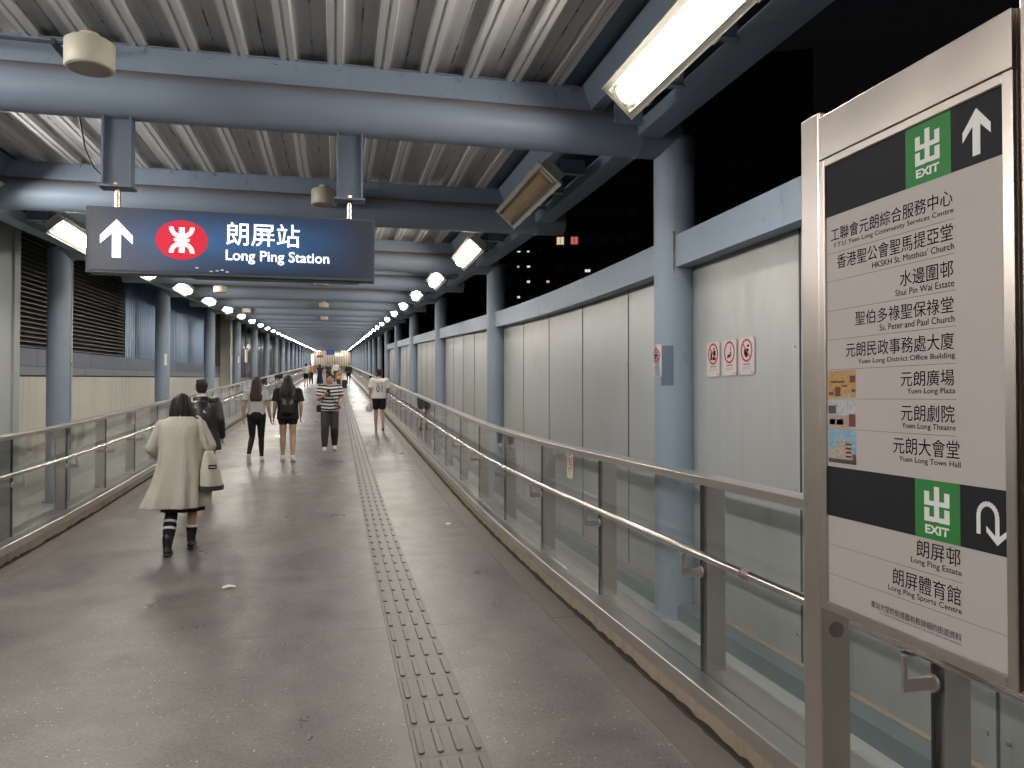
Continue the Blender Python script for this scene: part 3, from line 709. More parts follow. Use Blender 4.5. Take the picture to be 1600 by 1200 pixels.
# ------------------------------------------------------------------ grey screen wall on the right
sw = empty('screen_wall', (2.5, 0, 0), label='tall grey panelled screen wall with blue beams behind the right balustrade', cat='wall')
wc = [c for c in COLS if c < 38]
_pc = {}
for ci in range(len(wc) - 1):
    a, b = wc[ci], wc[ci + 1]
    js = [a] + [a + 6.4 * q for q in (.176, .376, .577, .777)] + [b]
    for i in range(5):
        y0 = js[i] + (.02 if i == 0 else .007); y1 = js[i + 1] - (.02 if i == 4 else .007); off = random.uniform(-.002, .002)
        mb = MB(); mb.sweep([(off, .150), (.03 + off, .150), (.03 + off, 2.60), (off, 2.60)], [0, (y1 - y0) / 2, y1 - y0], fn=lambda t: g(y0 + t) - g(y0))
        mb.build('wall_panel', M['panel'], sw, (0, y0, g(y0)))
        if i: mb = MB(); mb.box(-.005, .0, js[i] - .006, js[i] + .006, .15 + g(js[i]), 2.6 + g(js[i])); mb.build('joint_strip', M['dark'], sw)
    if ci < 4:
        mb = MB()
        for i in range(5):
            for yy in (js[i] + .05, js[i + 1] - .05):
                for zz in (.30, 1.1, 1.9, 2.48): mb.box(-.0065, -.0015, yy - .007, yy + .007, zz - .007 + g(yy), zz + .007 + g(yy))
        mb.build('fixing', M['steelv'], sw, kind='stuff')
    ys = ysub(a, b, 8)
    mb = MB(); mb.sweep([(-.14, 2.545), (-.03, 2.545), (-.03, 2.772), (-.14, 2.772)], ys); mb.build('top_beam', M['blue'], sw)
    mb = MB(); mb.sweep([(-.15, .051), (-.03, .051), (-.03, .150), (-.15, .150)], ysub(a + .17, b - .17, 8)); mb.build('base_beam', M['bbeam'], sw)
    mb = MB(); mb.sweep([(-.028, .10), (-.003, .10), (-.003, .162), (-.028, .155)], ysub(a + .17, b - .17, 8)); mb.build('sealant', plain('rusty_sealant%d' % ci, (.27, .22, .17), .8), sw)
    for (yy, s_) in ():
        mb = MB(); q = g(yy); x0, x1 = -.10, -.092
        vs = [(x, yy + s_ * u, z + q) for x in (-.09, -.02) for (u, z) in ((0, 2.544), (.20, 2.544), (0, 2.34))]
        mb.add(vs, [(0, 1, 2), (3, 5, 4), (0, 3, 4, 1), (1, 4, 5, 2), (2, 5, 3, 0)]); mb.build('gusset', M['edge'], sw)
ye = wc[-1]
mb = MB(); mb.box(-.14, .04, ye - .04, ye + .04, .15 + g(ye), 2.8 + g(ye)); mb.build('end_post', M['blue'], sw)

# ------------------------------------------------------------------ notices
def notice(loc, rz, w, h, label, what, back=None):
    """local frame: x to the right of the reader, z up, faces -y; origin at lower left"""
    n_ = empty('notice', loc, rz, label=label, cat='notice', group='small prohibition notices')
    mb = MB(); c_ = .012
    pts = [(c_, 0), (w - c_, 0), (w, c_), (w, h - c_), (w - c_, h), (c_, h), (0, h - c_), (0, c_)]
    slab_poly(mb, pts, -.003, 0, 0, 0); mb.build('plate', M['pinkw'] if what != 'lean' else M['cream'], n_)
    cxn, cz, r = w / 2, h * .655, w * .39
    mb = MB(); n = 28
    for i in range(n):
        a0, a1 = 2 * math.pi * i / n, 2 * math.pi * (i + 1) / n
        slab_poly(mb, [(r * math.cos(a0), r * 1.05 * math.sin(a0)), (r * math.cos(a1), r * 1.05 * math.sin(a1)), (r * .82 * math.cos(a1), r * .86 * math.sin(a1)), (r * .82 * math.cos(a0), r * .86 * math.sin(a0))], -.0045, -.0032, cxn, cz)
    if what != 'seat': slab_poly(mb, [(-r * .66, r * .56), (-r * .56, r * .66), (r * .66, -r * .56), (r * .56, -r * .66)], -.0052, -.0046, cxn, cz)
    mb.build('ring', M['red'], n_)
    mb = MB()
    def b(x0, x1, z0, z1): mb.box(cxn + x0 * r, cxn + x1 * r, -.0044, -.0033, cz + z0 * r, cz + z1 * r)
    if what == 'vend': b(-.5, -.2, -.6, .1); b(-.45, -.25, .15, .35); b(.05, .5, -.2, .3); b(.1, .3, .35, .6); b(-.1, .55, -.6, -.3)
    elif what == 'seat': b(-.3, .35, -.35, -.2); b(-.45, .2, -.5, -.37); b(.1, .35, -.15, .0); b(.2, .28, .05, .5)
    elif what == 'busk': b(-.25, .2, -.6, -.1); b(-.1, .35, -.1, .15); b(.1, .45, .3, .5); b(-.4, -.15, -.4, .1)
    elif what == 'smoke': b(-.6, .3, -.1, .1); b(.35, .55, -.1, .1); b(.3, .4, .2, .5); b(-.3, .0, -.5, -.2)
    else: b(-.12, .12, -.5, .1); b(-.15, .15, .2, .5); b(-.4, .4, -.05, .08)
    mb.build('pictogram', M['ink'], n_)
    mb = MB(); mb.box(w * .28, w * .72, -.004, -.0031, h * .27, h * .30); mb.box(w * .22, w * .78, -.004, -.0031, h * .205, h * .215); mb.box(w * .22, w * .78, -.004, -.0031, h * .155, h * .162); mb.box(w * .8, w * .9, -.004, -.0031, h * .05, h * .08)
    mb.build('text_line', M['greyl'], n_)
    return n_
for y0, wh, lab in ((4.853, 'vend', 'pink-white notice on the grey wall, left of three, showing figures at a stall'), (4.632, 'seat', 'middle of three wall notices, a red ring round a small tray pictogram'), (4.418, 'busk', 'right of three wall notices, a dark figure crossed out in red')):
    notice((2.494, y0, 1.757), R(-90), .178, .232, lab, wh)
nn_ = notice((2.415, 5.2, 1.765), 0, .13, .235, 'no smoking notice stuck on the nearest right-hand blue column', 'smoke')
for ch in list(nn_.children):
    bm = bmesh.new(); bm.from_mesh(ch.data)
    if len(bm.verts) < 40: bmesh.ops.subdivide_edges(bm, edges=bm.edges, cuts=7, use_grid_fill=True)
    for v in bm.verts:
        ph_ = R(158) + v.co.x / .152; rd = .1505 - v.co.y; v.co = (rd * math.cos(ph_), rd * math.sin(ph_), v.co.z)
    bm.to_mesh(ch.data); bm.free()
notice((1.8655, 6.09, .955), R(-90), .16, .205, 'narrow cream notice stuck on the right balustrade glass', 'lean')
notice((mir(1.8655), 13.15, 1.19), R(90), .16, .205, 'narrow cream notice stuck on the left balustrade glass', 'lean')

# ------------------------------------------------------------------ building on the left
bd = empty('louvred_building', (-4.3, 12, 0), label='building beside the left balustrade with dark louvres and blue ribbed cladding', cat='building')
BX, BS = 0.0, .024
def zl(y): return 1.925 + BS * (y - 12)
def wq(y): return BS * (y - 12)
def bpart(name, y0, y1, x0, x1, z0, z1, mat, sloped_bottom=True):
    mb = MB(); vs = []
    for (x, yy, zz) in ((x0, y0, z0), (x1, y0, z0), (x1, y1, z0), (x0, y1, z0), (x0, y0, z1), (x1, y0, z1), (x1, y1, z1), (x0, y1, z1)):
        vs.append((x, yy - 12, zz + wq(yy)))
    mb.hexa(vs); return mb.build(name, mat, bd)
y = 4.6
while y < 31:
    bpart('render_panel', y + .004, min(y + 3.0, 31.1) - .004, -.30, -.02, -.6, 1.90, M['bwall']); y += 3.0
bpart('shadow_gap', 4, 31.1, -.30, -.06, 1.90, 1.925, M['black'])
y = 4.0
while y < 31: bpart('grey_band_tile', y + .006, min(y + 1.8, 31.1) - .006, -.3, .0, 1.925, 2.05, M['gband']); y += 1.8
y = 5.0
while y < 31: bpart('blue_band_tile', y + .005, min(y + 2.55, 31.1) - .005, -.3, -.012, 2.055, 2.31, M['bband']); y += 2.55
def louvre(ya, yb, zt=4.6):
    lv = empty('louvre', (0, 0, 0), parent=bd)
    bpart('louvre_backing', ya, yb, -.30, -.16, 2.31, 6.0, M['black'])
    mb = MB(); dy = yb - ya
    mb.hexa([(-.13, 0, .052), (-.125, 0, .058), (-.02, 0, .006), (-.025, 0, .0)] and [(-.14, 0, .045), (-.02, 0, 0), (-.02, dy, BS * dy), (-.14, dy, .045 + BS * dy), (-.14, 0, .052), (-.02, 0, .012), (-.02, dy, .012 + BS * dy), (-.14, dy, .052 + BS * dy)])
    me = mb.mesh('slat', M['louv']); z = 2.33
    while z < zt: put('slat', me, lv, (0, ya - 12, z + wq(ya))); z += .07
    for yy in (ya, yb - .03): bpart('louvre_frame', yy, yy + .03, -.16, -.005, 2.31, 6.0, M['louv'])
louvre(5.0, 17.5)
def ribbed(ya, yb):
    mb = MB(); y = ya; P = []; k = 0
    while y < yb - .01:
        P += [(-.045, y), (-.045, y + .10), (-.006, y + .125), (-.006, y + .165), (-.045, y + .19)]; y += .19
    vs = []; fs = []
    for (x, yy) in P:
        vs += [(x, yy - 12, 2.315 + wq(yy)), (x, yy - 12, 6.0 + wq(yy))]
    for i in range(len(P) - 1): fs.append((2 * i, 2 * i + 2, 2 * i + 3, 2 * i + 1))
    mb.add(vs, fs); mb.build('ribbed_cladding', M['bpanel'], bd); bpart('cladding_backing', ya, yb, -.3, -.06, 2.31, 6.0, M['dark'])
ribbed(17.55, 19.9); ribbed(20.1, 27.2)
louvre(27.7, 31.1, 4.6)
mb = MB(); mb.box(-.6, .35, 19.1, 20.6, -1, 7.0); mb.build('pillar', M['bwall'], bd)
bpart('glazed_wall', 32.6, 60, -.3, -.05, -1, 6.5, M['wdark'])
bpart('sill', 32.6, 60, -.3, 0, 1.7, 1.9, M['gband'])
for (a, z) in ((36.2, 2.6), (39.6, 2.65), (44.4, 2.9), (50, 2.9)): bpart('window', a, a + .9, -.049, -.04, z, z + .65, M['wyel'])
for a in (36, 40, 44, 48, 52, 56): bpart('mullion', a - .1, a, -.05, -.01, 1.9, 6.5, M['gband'])
# pale cladding wall end near the left edge
pw = empty('cladding_wall', (-4.1, 8, 0), label='pale grey-green clad wall end behind the left balustrade at the left edge', cat='wall')
for (a, b) in ((-5.2, -2.05), (-2.045, 1.1), (1.105, 2.815)):
    mb = MB(); mb.box(-.2, .12, a, b, -.6, 4.4); mb.build('cladding_panel', M['clad'], pw)
mb = MB(); mb.box(-.2, .15, 2.82, 3.0, -.6, 4.4); mb.build('corner_trim', M['clad'], pw)
# open dark side beyond the glazed wall: pale service piers
for i, y in enumerate((64.3, 74.2, 86.0)):
    mb = MB(); mb.box(-.3, .3, -.3, .3, -1, 4.2 + g(y)); mb.build('service_pier', M['bwall'], None, (-4.6, y, 0), label='pale square pier outside the far left columns, %s' % ('nearest of the piers', 'between two other piers', 'last of the piers')[i], cat='pier', group='pale piers outside the far left columns')

# ------------------------------------------------------------------ far end: slatted lit hall wall
YE = 116.5; ge = g(YE)
ew = empty('station_hall_wall', (-.7, YE, ge), label='warm lit slatted hall wall closing the far end of the footbridge', cat='wall')
M['warmwall'] = plain('warm_slat', (.46, .41, .34), .6); M['gapd'] = plain('slat_gap', (.16, .12, .08), .8)
M['downl'] = emit('hall_downlight', (1, .90, .78), 7); M['tubew'] = emit('white_light_panel', (1, .97, .92), 2.5)
mb = MB(); mb.box(-4, 4, .3, .4, -1.2, 3.4); mb.build('backing', M['gapd'], ew)
mb = MB(); mb.box(-.07, .07, .18, .29, -.0, 3.3); me = mb.mesh('slat', M['warmwall'])
for i in range(24): put('slat', me, ew, (-2.9 + i * .25, 0, 0))
mb = MB(); mb.box(-3.0, 3.0, -.02, .17, 1.0, 1.12); mb.build('mid_rail', M['gapd'], ew)
for x in (-1.8, 0, 1.8): mb = MB(); mb.box(x - .3, x + .3, -.7, -.3, 3.24, 3.25); mb.build('downlight', M['downl'], ew)
mb = MB(); mb.box(-2.75, -2.55, -1, -.95, 1.0, 2.7); mb.build('light_panel', M['tubew'], ew)
mb = MB(); mb.box(-.50, .40, -.06, .06, 0, .55); mb.build('hanging_sign', plain('far_sign_blue', (.03, .04, .25), .4), None, (-.55, 88, g(88) + 2.55), label='small deep blue sign hanging at the far end of the footbridge', cat='sign')
mb = MB(); mb.box(-.5, .5, -.05, .05, 0, .38); mb.build('hanging_sign', emit('far_green_sign', (.45, .9, .35), 1.3), None, (.35, 108, g(108) + 2.55), label='small glowing green exit sign beyond the blue one, far end', cat='sign')
mb = MB(); mb.box(-.42, .42, -.05, .05, 0, .30); mb.build('hanging_sign', plain('far_sign_maroon', (.12, .03, .04), .5), None, (-2.1, 106, g(106) + 2.3), label='small maroon sign left of the blue one, far end', cat='sign')

# ------------------------------------------------------------------ night towers beyond the screen wall
def tower(d, px_dir, w, h, label, fl, cw, lit, dz=0.0, dep=12):
    ang = px_dir
    x, y = d * math.sin(ang), d * math.cos(ang)
    t = empty('tower_block', (x, y, -7), -ang, label=label, cat='building', group='dark tower blocks beyond the right-hand wall')
    mb = MB(); mb.box(-w / 2, w / 2, 0, dep, 0, h); mb.build('wall', M['tower'], t)
    mb = MB(); fr = MB()
    nx = int(w / cw); nz = int(h / fl) - 1
    litc = {(a, b): c for a, b, c in lit}
    for j in range(nz):
        for i in range(nx):
            x0 = -w / 2 + cw * (i + .5) - .55; z0 = fl * (j + .3)
            if (i, j) in litc:
                c = litc[(i, j)]; q = MB(); ww, wh = (.75, .8) if c in ('wyel', 'wred') and d < 100 else (random.uniform(.35, .6), random.uniform(.25, .45)); q.box(x0, x0 + ww, -.05, -.02, z0, z0 + wh); f_ = q.build('window', M[c], t)
                q = MB(); q.box(x0 + ww * .47, x0 + ww * .53, -.09, -.06, z0, z0 + wh); q.build('mullion', M['tower'], f_)
            else: mb.box(x0, x0 + 1.0, -.05, -.02, z0, z0 + .9)
    mb.build('unlit_windows', M['wdark'], t, kind='stuff')
def dirpx(px): return math.atan((px - 800) / 1200) + YAW
random.seed(5)
# floors counted from the ground at z=-7
litA = [(1, 12, 'wlit'), (2, 12, 'wlit'), (1, 13, 'wlit'), (2, 13, 'wlit'), (1, 11, 'wyel'), (2, 11, 'wlit'), (2, 10, 'wlit'), (1, 9, 'wlit'), (4, 10, 'wyel'), (5, 13, 'wlit')]
tower(150, dirpx(838), 12, 62, 'dark far tower block with a scatter of small cool lit windows', 3.0, 1.9, litA)
tower(82, dirpx(941), 10, 44, 'dark nearer tower block with one yellow and one red lit window', 3.0, 1.5, [(0, 8, 'wyel'), (1, 8, 'wred'), (0, 9, 'wlit'), (2, 7, 'wlit'), (1, 7, 'wdark')])
tower(120, dirpx(1130), 26, 60, 'wide dark tower block behind the nearest right-hand column', 3.0, 2.6, [])

# ------------------------------------------------------------------ litter
def litter(x, y, s, rz, lab):
    mb = MB(); z = .0015
    mb.add([(-s, -s * .6, z), (s * .1, -s * .7, z + .012), (s, -s * .5, z), (s * .9, s * .6, z + .004), (0, s * .5, z + .016), (-s * .9, s * .6, z + .002)], [(0, 1, 4, 5), (1, 2, 3, 4)])
    o = mb.build('paper_scrap', M['paper'], None, (x, y, g(y)), (0, 0, rz), label=lab, cat='litter', group='scraps of paper on the floor')
    m = o.modifiers.new('s', 'SOLIDIFY'); m.thickness = .001
litter(-.877, 6.9, .055, .2, 'white paper scrap on the floor just behind the woman in the cream coat')
litter(1.36, 9.38, .05, .8, 'small white scrap on the floor near the right-hand gutter')

# ------------------------------------------------------------------ people
def m_cloth(name, c, var=.15, rough=.85, scale=5):
    a = N(name); f = a.noise(a.pos(obj=True), scale, 5); col = a.mix(f, tuple(x * (1 - var) for x in c), tuple(min(1, x * (1 + var)) for x in c))
    a.set(col, rough, 0, .25); a.bump(a.noise(a.pos((1, 1, .32), obj=True), 6, 5, .6), .9, .035); return a.m
def m_stripe():
    a = N('striped_jersey'); z = a.sep(a.pos(obj=True)); w = a.math('ADD', z[2], a.math('MULTIPLY', a.math('ABSOLUTE', z[0]), -.10))
    k = a.math('MODULO', a.math('ADD', w, 1.0), .074); f = a.ramp(k, (.036, 0.0), (.039, 1.0))
    a.set(a.mix(f, (.62, .62, .60), (.018, .018, .022)), .85); a.bump(a.noise(a.pos((1, 1, .5), obj=True), 9, 4), .4, .02); return a.m
def m_hair(name, c):
    a = N(name); f = a.noise(a.pos((70, 70, 3), obj=True), 1, 3); a.set(a.mix(f, tuple(x * .6 for x in c), tuple(x * 1.6 for x in c)), .55, 0, .25); a.bump(f, .5, .006); return a.m
M['skin'] = plain('skin', (.42, .26, .19), .5, 0, .08, 8, 0, True); M['skin2'] = plain('skin_warm', (.46, .24, .175), .5, 0, .1, 8, 0, True)
M['hair'] = m_hair('black_hair', (.014, .012, .012)); M['hairb'] = m_hair('dark_brown_hair', (.035, .018, .016))
M['coat'] = m_cloth('cream_coat', (.49, .45, .385), .06); M['cblack'] = m_cloth('black_cloth', (.014, .014, .016), .3); M['cgrey'] = m_cloth('light_grey_cloth', (.42, .42, .41), .08)
M['cwhite'] = m_cloth('white_cloth', (.66, .65, .64), .05); M['cdgrey'] = m_cloth('charcoal_cloth', (.05, .045, .045)); M['cnavy'] = m_cloth('navy_cloth', (.015, .018, .035)); M['leather'] = plain('black_leather', (.012, .012, .013), .35, 0, .2, 5, 0, True)
M['corange'] = m_cloth('orange_cloth', (.42, .19, .10)); M['cyellow'] = m_cloth('yellow_cloth', (.55, .42, .03)); M['ccanvas'] = m_cloth('canvas_cloth', (.58, .54, .46), .05); M['stripe'] = m_stripe()
M['sole'] = plain('shoe_white', (.62, .60, .57), .6, 0, .05, 8, 0, True); M['eye'] = plain('eye_white', (.55, .52, .5), .3); M['iris'] = plain('dark_iris', (.02, .012, .01), .2); M['lip'] = plain('lip', (.36, .13, .11), .5)
M['plastic'] = plain('thin_white_plastic', (.6, .6, .62), .3, 0, .1); M['cgreen'] = m_cloth('green_cloth', (.03, .07, .04))
V = Vector
def hand(mb, w, d, side, k=1.0, curl=.6, fine=True):
    """palm at wrist w pointing along d; side = thumb direction; the fingers bend towards the palm normal"""
    d = V(d).normalized(); s_ = V(side); s_ = (s_ - d * s_.dot(d)).normalized(); nrm = d.cross(s_).normalized()
    w = V(w); P0, P1 = w, w + d * .085 * k
    for t in (-.022, 0, .022): mb.cap(w + d * .01 * k + s_ * t * .8 * k, .014 * k, w + d * .078 * k + s_ * t * 1.15 * k, .0135 * k, 10)
    if not fine: mb.cap(P1, .02 * k, P1 + d * .06 * k + nrm * .02, .014 * k, 8); return
    for i, L in enumerate((.072, .080, .074, .058)):
        b = w + d * .080 * k + s_ * (.030 - .020 * i) * k; b0 = b - d * .025 * k
        d1 = (d * math.cos(curl * .5) + nrm * math.sin(curl * .5)); d2 = (d * math.cos(curl * 1.4) + nrm * math.sin(curl * 1.4)); d3 = (d * math.cos(curl * 2.2) + nrm * math.sin(curl * 2.2))
        q1 = b + d1 * L * .45 * k; q2 = q1 + d2 * L * .32 * k; q3 = q2 + d3 * L * .23 * k
        mb.cap(b0, .0095 * k, q1, .009 * k, 8); mb.cap(q1, .009 * k, q2, .0083 * k, 8); mb.cap(q2, .0083 * k, q3, .0072 * k, 8)
    t0 = w + d * .02 * k + s_ * .02 * k; t1 = t0 + (d * .6 + s_ * .75).normalized() * .038 * k; t2 = t1 + (d * .85 + s_ * .25 + nrm * .3).normalized() * .032 * k
    mb.cap(t0, .013 * k, t1, .0115 * k, 8); mb.cap(t1, .011 * k, t2, .009 * k, 8)
def person(loc, rz, h, label, P):
    """P: pose and clothes; local frame faces +y, joints given for a 1.70 m body and scaled"""
    k = h / 1.70; far = P.get('far', False); near = not far
    root = empty('person', (loc[0], loc[1], g(loc[1]) + P.get('dz', 0)), rz, label=label, cat='person', group=P.get('group'))
    def S(p): return V(p) * k
    b = MB(); n_ = 10 if far else 16
    hc = V(P.get('head', (0, .02, 1.585))); bw = P.get('bulk', 1.0)
    ls, rs = V(P.get('lsh', (-.175 * bw, 0, 1.375))), V(P.get('rsh', (.175 * bw, 0, 1.375)))
    le, re = V(P['le']), V(P['re']); lw_, rw_ = V(P['lw']), V(P['rw'])
    lh, rh = V(P.get('lh', (-.09, 0, .90))), V(P.get('rh', (.09, 0, .90)))
    lk, rk = V(P['lk']), V(P['rk']); la, ra = V(P['la']), V(P['ra'])
    # head: skull, face, jaw, nose, ears
    b.ell(S(hc), .074 * k, .092 * k, .100 * k, n_, 10)
    b.ell(S(hc + V((0, .024, -.045))), .060 * k, .066 * k, .070 * k, n_, 8); b.ell(S(hc + V((0, .055, -.090))), .030 * k, .028 * k, .024 * k, n_, 6)
    b.cap(S(hc + V((0, .090, -.002))), .008 * k, S(hc + V((0, .104, -.034))), .013 * k, 8)
    for sx in (-1, 1): b.ell(S(hc + V((sx * .077, -.004, -.012))), .012 * k, .022 * k, .032 * k, 8, 6)
    b.cap(S(hc + V((0, -.02, -.06))), .054 * k, S((hc.x * .5, -.012, 1.40)), .060 * k, n_)
    # trunk
    for (z, rx, r2, yy) in ((.93, .145, .105, 0), (1.08, .130, .095, .005), (1.24, .150, .105, .0), (1.33, .150, .095, -.005)):
        b.ell(S((0, yy, z)), rx * k * bw, r2 * k * bw, .13 * k, n_ + 4, 8)
    for (s0, e0, w0, dr) in ((ls, le, lw_, -1), (rs, re, rw_, 1)):
        b.cap(S((s0.x * .5, s0.y, s0.z)), .058 * k, S(s0), .052 * k, n_); b.cap(S(s0), .050 * k * bw, S(e0), .038 * k * bw, n_); b.cap(S(e0), .038 * k * bw, S(w0), .025 * k, n_)
        hd = P.get('hd_l' if dr < 0 else 'hd_r') or (V(w0) - V(e0)); sd = P.get('hs_l' if dr < 0 else 'hs_r') or (0, 1, 0)
        hand(b, S(w0), hd, sd, k, P.get('curl', .55), near)
    for (h0, k0, a0) in ((lh, lk, la), (rh, rk, ra)):
        b.cap(S(h0), .082 * k * bw, S(k0), .053 * k * bw, n_)
        mid = k0.lerp(a0, .35) + V((0, -.012, 0)); b.cap(S(k0), .052 * k * bw, S(mid), .053 * k * bw, n_); b.cap(S(mid), .052 * k * bw, S(a0), .034 * k, n_)
        b.cap(S(a0), .036 * k, S(a0 + V((0, .02, -.03))), .034 * k, n_)
    me = remesh(b, .0075 if near and not P.get('mid') else (.011 if near else .024), 3 if near else 2); me.materials.clear(); me.materials.append(P.get('skin', M['skin']))
    for p in me.polygons: p.use_smooth = True
    put('body', me, root)
    def cl(name, mb, mat, vox=.012, sm=4):
        m_ = remesh(mb, vox if near else .028, sm if near else 1); m_.materials.clear(); m_.materials.append(mat)
        for p in m_.polygons: p.use_smooth = True
        return put(name, m_, root)
    # shoes
    sp = P.get('shoe', 'sneaker')
    for (a0, fd) in ((la, P.get('lf', (0, 1, -.12))), (ra, P.get('rf', (0, 1, -.12)))):
        fd = V(fd).normalized(); mb = MB(); heel = a0 + V((0, 0, -.045)) - fd * .045
        if sp != 'sandal':
            mb.cap(S(heel), .036 * k, S(a0 + fd * .09 + V((0, 0, -.045))), .040 * k, 12); mb.cap(S(a0 + fd * .08 + V((0, 0, -.05))), .042 * k, S(a0 + fd * .155 + V((0, 0, -.055))), .032 * k, 12)
            mb.cap(S(a0 + V((0, -.005, -.005))), .043 * k, S(a0 + fd * .03 + V((0, 0, -.03))), .042 * k, 12)
            if P.get('boot'): mb.cap(S(a0 + V((0, -.005, .10))), .050 * k, S(a0 + V((0, 0, -.02))), .044 * k, 12)
            o = cl('boot' if P.get('boot') else 'shoe', mb, P.get('shoem', M['sole']), .009, 2)
        else:
            mb.cap(S(heel), .028 * k, S(a0 + fd * .14 + V((0, 0, -.055))), .032 * k, 12); o = cl('foot', mb, P.get('skin', M['skin']), .009, 2)
            mb = MB(); mb.cap(S(a0 + fd * .05 + V((-.04, 0, -.02))), .012, S(a0 + fd * .05 + V((.04, 0, -.02))), .012, 8); put('strap', remesh(mb, .006, 1), root).data.materials.append(M['leather'])
        up = fd.cross(V((1, 0, 0))); up = -up if up.z < 0 else up
        sb = MB(); c0 = heel - up * .040 - fd * .03; c1 = a0 + fd * .185 - up * .052 + V((0, 0, -.03)) * 0 ; c0 = a0 - fd * .085 + V((0, 0, -.045)) - up * .036; c1 = a0 + fd * .185 + V((0, 0, -.052)) - up * .030
        w = .040; sb.tube([S(c0), S(c0 + fd * .02), S(c0.lerp(c1, .6)), S(c1 - fd * .03), S(c1)], [(.024 * k, .009 * k), (.036 * k, .010 * k), (.044 * k, .010 * k), (.038 * k, .010 * k), (.02 * k, .009 * k)], 14, up=tuple(up)); sb.build('sole', P.get('solem', M['sole']), root)
    # legwear
    lg = P.get('legs')
    if lg:
        kind, mat, f = lg
        mb = MB()
        for (h0, k0, a0) in ((lh, lk, la), (rh, rk, ra)):
            if kind == 'shorts': e_ = V(h0).lerp(k0, f); mb.cap(S(h0 + V((0, 0, .03))), .100 * k * bw, S(e_), .088 * k * bw, n_)
            else:
                a1 = V(a0) + V((0, -.004, .03)); mb.cap(S(h0 + V((0, 0, .02))), .097 * k * bw, S(k0), (.056 + f) * k * bw, n_); m2 = k0.lerp(a1, .4) + V((0, -.012, 0)); mb.cap(S(k0), (.053 + f) * k * bw, S(m2), (.051 + f) * k * bw, n_); mb.cap(S(m2), (.051 + f) * k * bw, S(a1), (.036 + f) * k, n_)
        mb.ell(S((0, 0, .93)), .172 * k * bw, .132 * k * bw, .16 * k, 20, 10)
        cl('shorts' if kind == 'shorts' else 'trousers', mb, mat)
    # top: closed loft for the trunk plus sleeves
    tp = P.get('top')
    if tp:
        mat, hem, sleeve, loose = tp['mat'], tp.get('hem', .88), tp.get('sleeve', .55), tp.get('loose', 1.0)
        mb = MB(); ph = random.random() * 6
        def fold(a): return lambda t: 1 + a * (math.sin(3 * t + ph) * .5 + math.sin(7 * t + ph * 2) * .3 + math.sin(5 * t) * .3)
        rr = tp.get('rings') or [(hem, 0, .172, .125), (hem + .03, 0, .172, .125), (1.02, 0, .162, .118), (1.15, 0, .158, .118), (1.27, 0, .170, .122), (1.36, -.004, .172, .112), (1.41, -.008, .125, .088), (1.435, -.01, .072, .066)]
        mb.rings([(z * k, 0, y_ * k, rx * k * bw * (loose if z < 1.38 else 1), ry * k * bw * (loose if z < 1.38 else 1), fold(max(0, .035 * (1.3 - z) * 2))) for (z, y_, rx, ry) in rr], 40)
        for (s0, e0, w0) in ((ls, le, lw_), (rs, re, rw_)):
            r0 = .064 * tp.get('sl', 1.0)
            mb.cap(S((s0.x * .55, s0.y, s0.z - .01)), .066 * k, S(s0), r0 * k, n_)
            if sleeve <= 1: mb.tube([S(s0 + V((0, 0, .02))), S(V(s0).lerp(e0, sleeve * .5)), S(V(s0).lerp(e0, sleeve))], [r0 * k, r0 * k * 1.04, r0 * k * 1.14], n_ + 4)
            else: mb.cap(S(s0), r0 * k, S(e0), r0 * .86 * k, n_); mb.cap(S(e0), r0 * .86 * k, S(V(e0).lerp(w0, .95)), r0 * .66 * k, n_)
        o = cl(tp.get('name', 'shirt'), mb, mat, .011, 3)
    # hair
    hr = P.get('hair', 'short'); hm = P.get('hairm', M['hair']); mb = MB(); H_ = hc
    if hr == 'short':
        mb.ell(S(H_ + V((0, -.014, .028))), .084 * k, .096 * k, .090 * k, n_, 10); mb.ell(S(H_ + V((0, -.045, -.025))), .074 * k, .058 * k, .070 * k, n_, 8)
        for i in range(0 if far else 16):
            t = random.random() * 6.28; q = random.random() * .8; mb.ell(S(H_ + V((.075 * math.cos(t) * q, -.02 + .08 * math.sin(t) * q, .085 + .02 * (1 - q)))), .024, .026, .022, 8, 5)
    elif hr == 'bob':
        hl = (lambda t: 1 + .022 * math.sin(17 * t) + .018 * math.sin(29 * t + 1) + .012 * math.sin(47 * t))
        mb.ell(S(H_ + V((0, -.010, .005))), .094 * k, .100 * k, .104 * k, n_, 10)
        mb.rings([((H_.z + dz) * k, H_.x * k, (H_.y + dy) * k, rx * k, ry * k, hl) for dz, dy, rx, ry in ((-.165, -.03, .104, .075), (-.158, -.033, .116, .088), (-.12, -.035, .121, .098), (-.05, -.030, .114, .102), (.0, -.022, .104, .103), (.05, -.018, .088, .090), (.08, -.015, .06, .065))], 110)
    else:
        z1 = {'long': 1.20, 'longer': 1.16}[hr]; wd = {'long': .115, 'longer': .165}[hr]
        mb.ell(S(H_ + V((0, -.012, .018))), .090 * k, .102 * k, .102 * k, n_, 10)
        wv = lambda t: 1 + .05 * math.sin(6 * t) + .03 * math.sin(11 * t + 1) + .03 * math.sin(23 * t) + .02 * math.sin(37 * t)
        mb.rings([(z1 * k, H_.x * k, -.105 * k, wd * .80 * k, .030 * k, wv), ((z1 + .04) * k, H_.x * k, -.105 * k, wd * k, .042 * k, wv), (1.33 * k, H_.x * k, -.085 * k, wd * 1.0 * k, .062 * k, wv), (1.45 * k, H_.x * k, -.045 * k, wd * .86 * k, .080 * k, wv), (1.55 * k, H_.x * k, -.02 * k, .096 * k, .090 * k), (1.63 * k, H_.x * k, -.012 * k, .08 * k, .085 * k)], 110)
    o = cl('hair', mb, hm, .0065, 1)
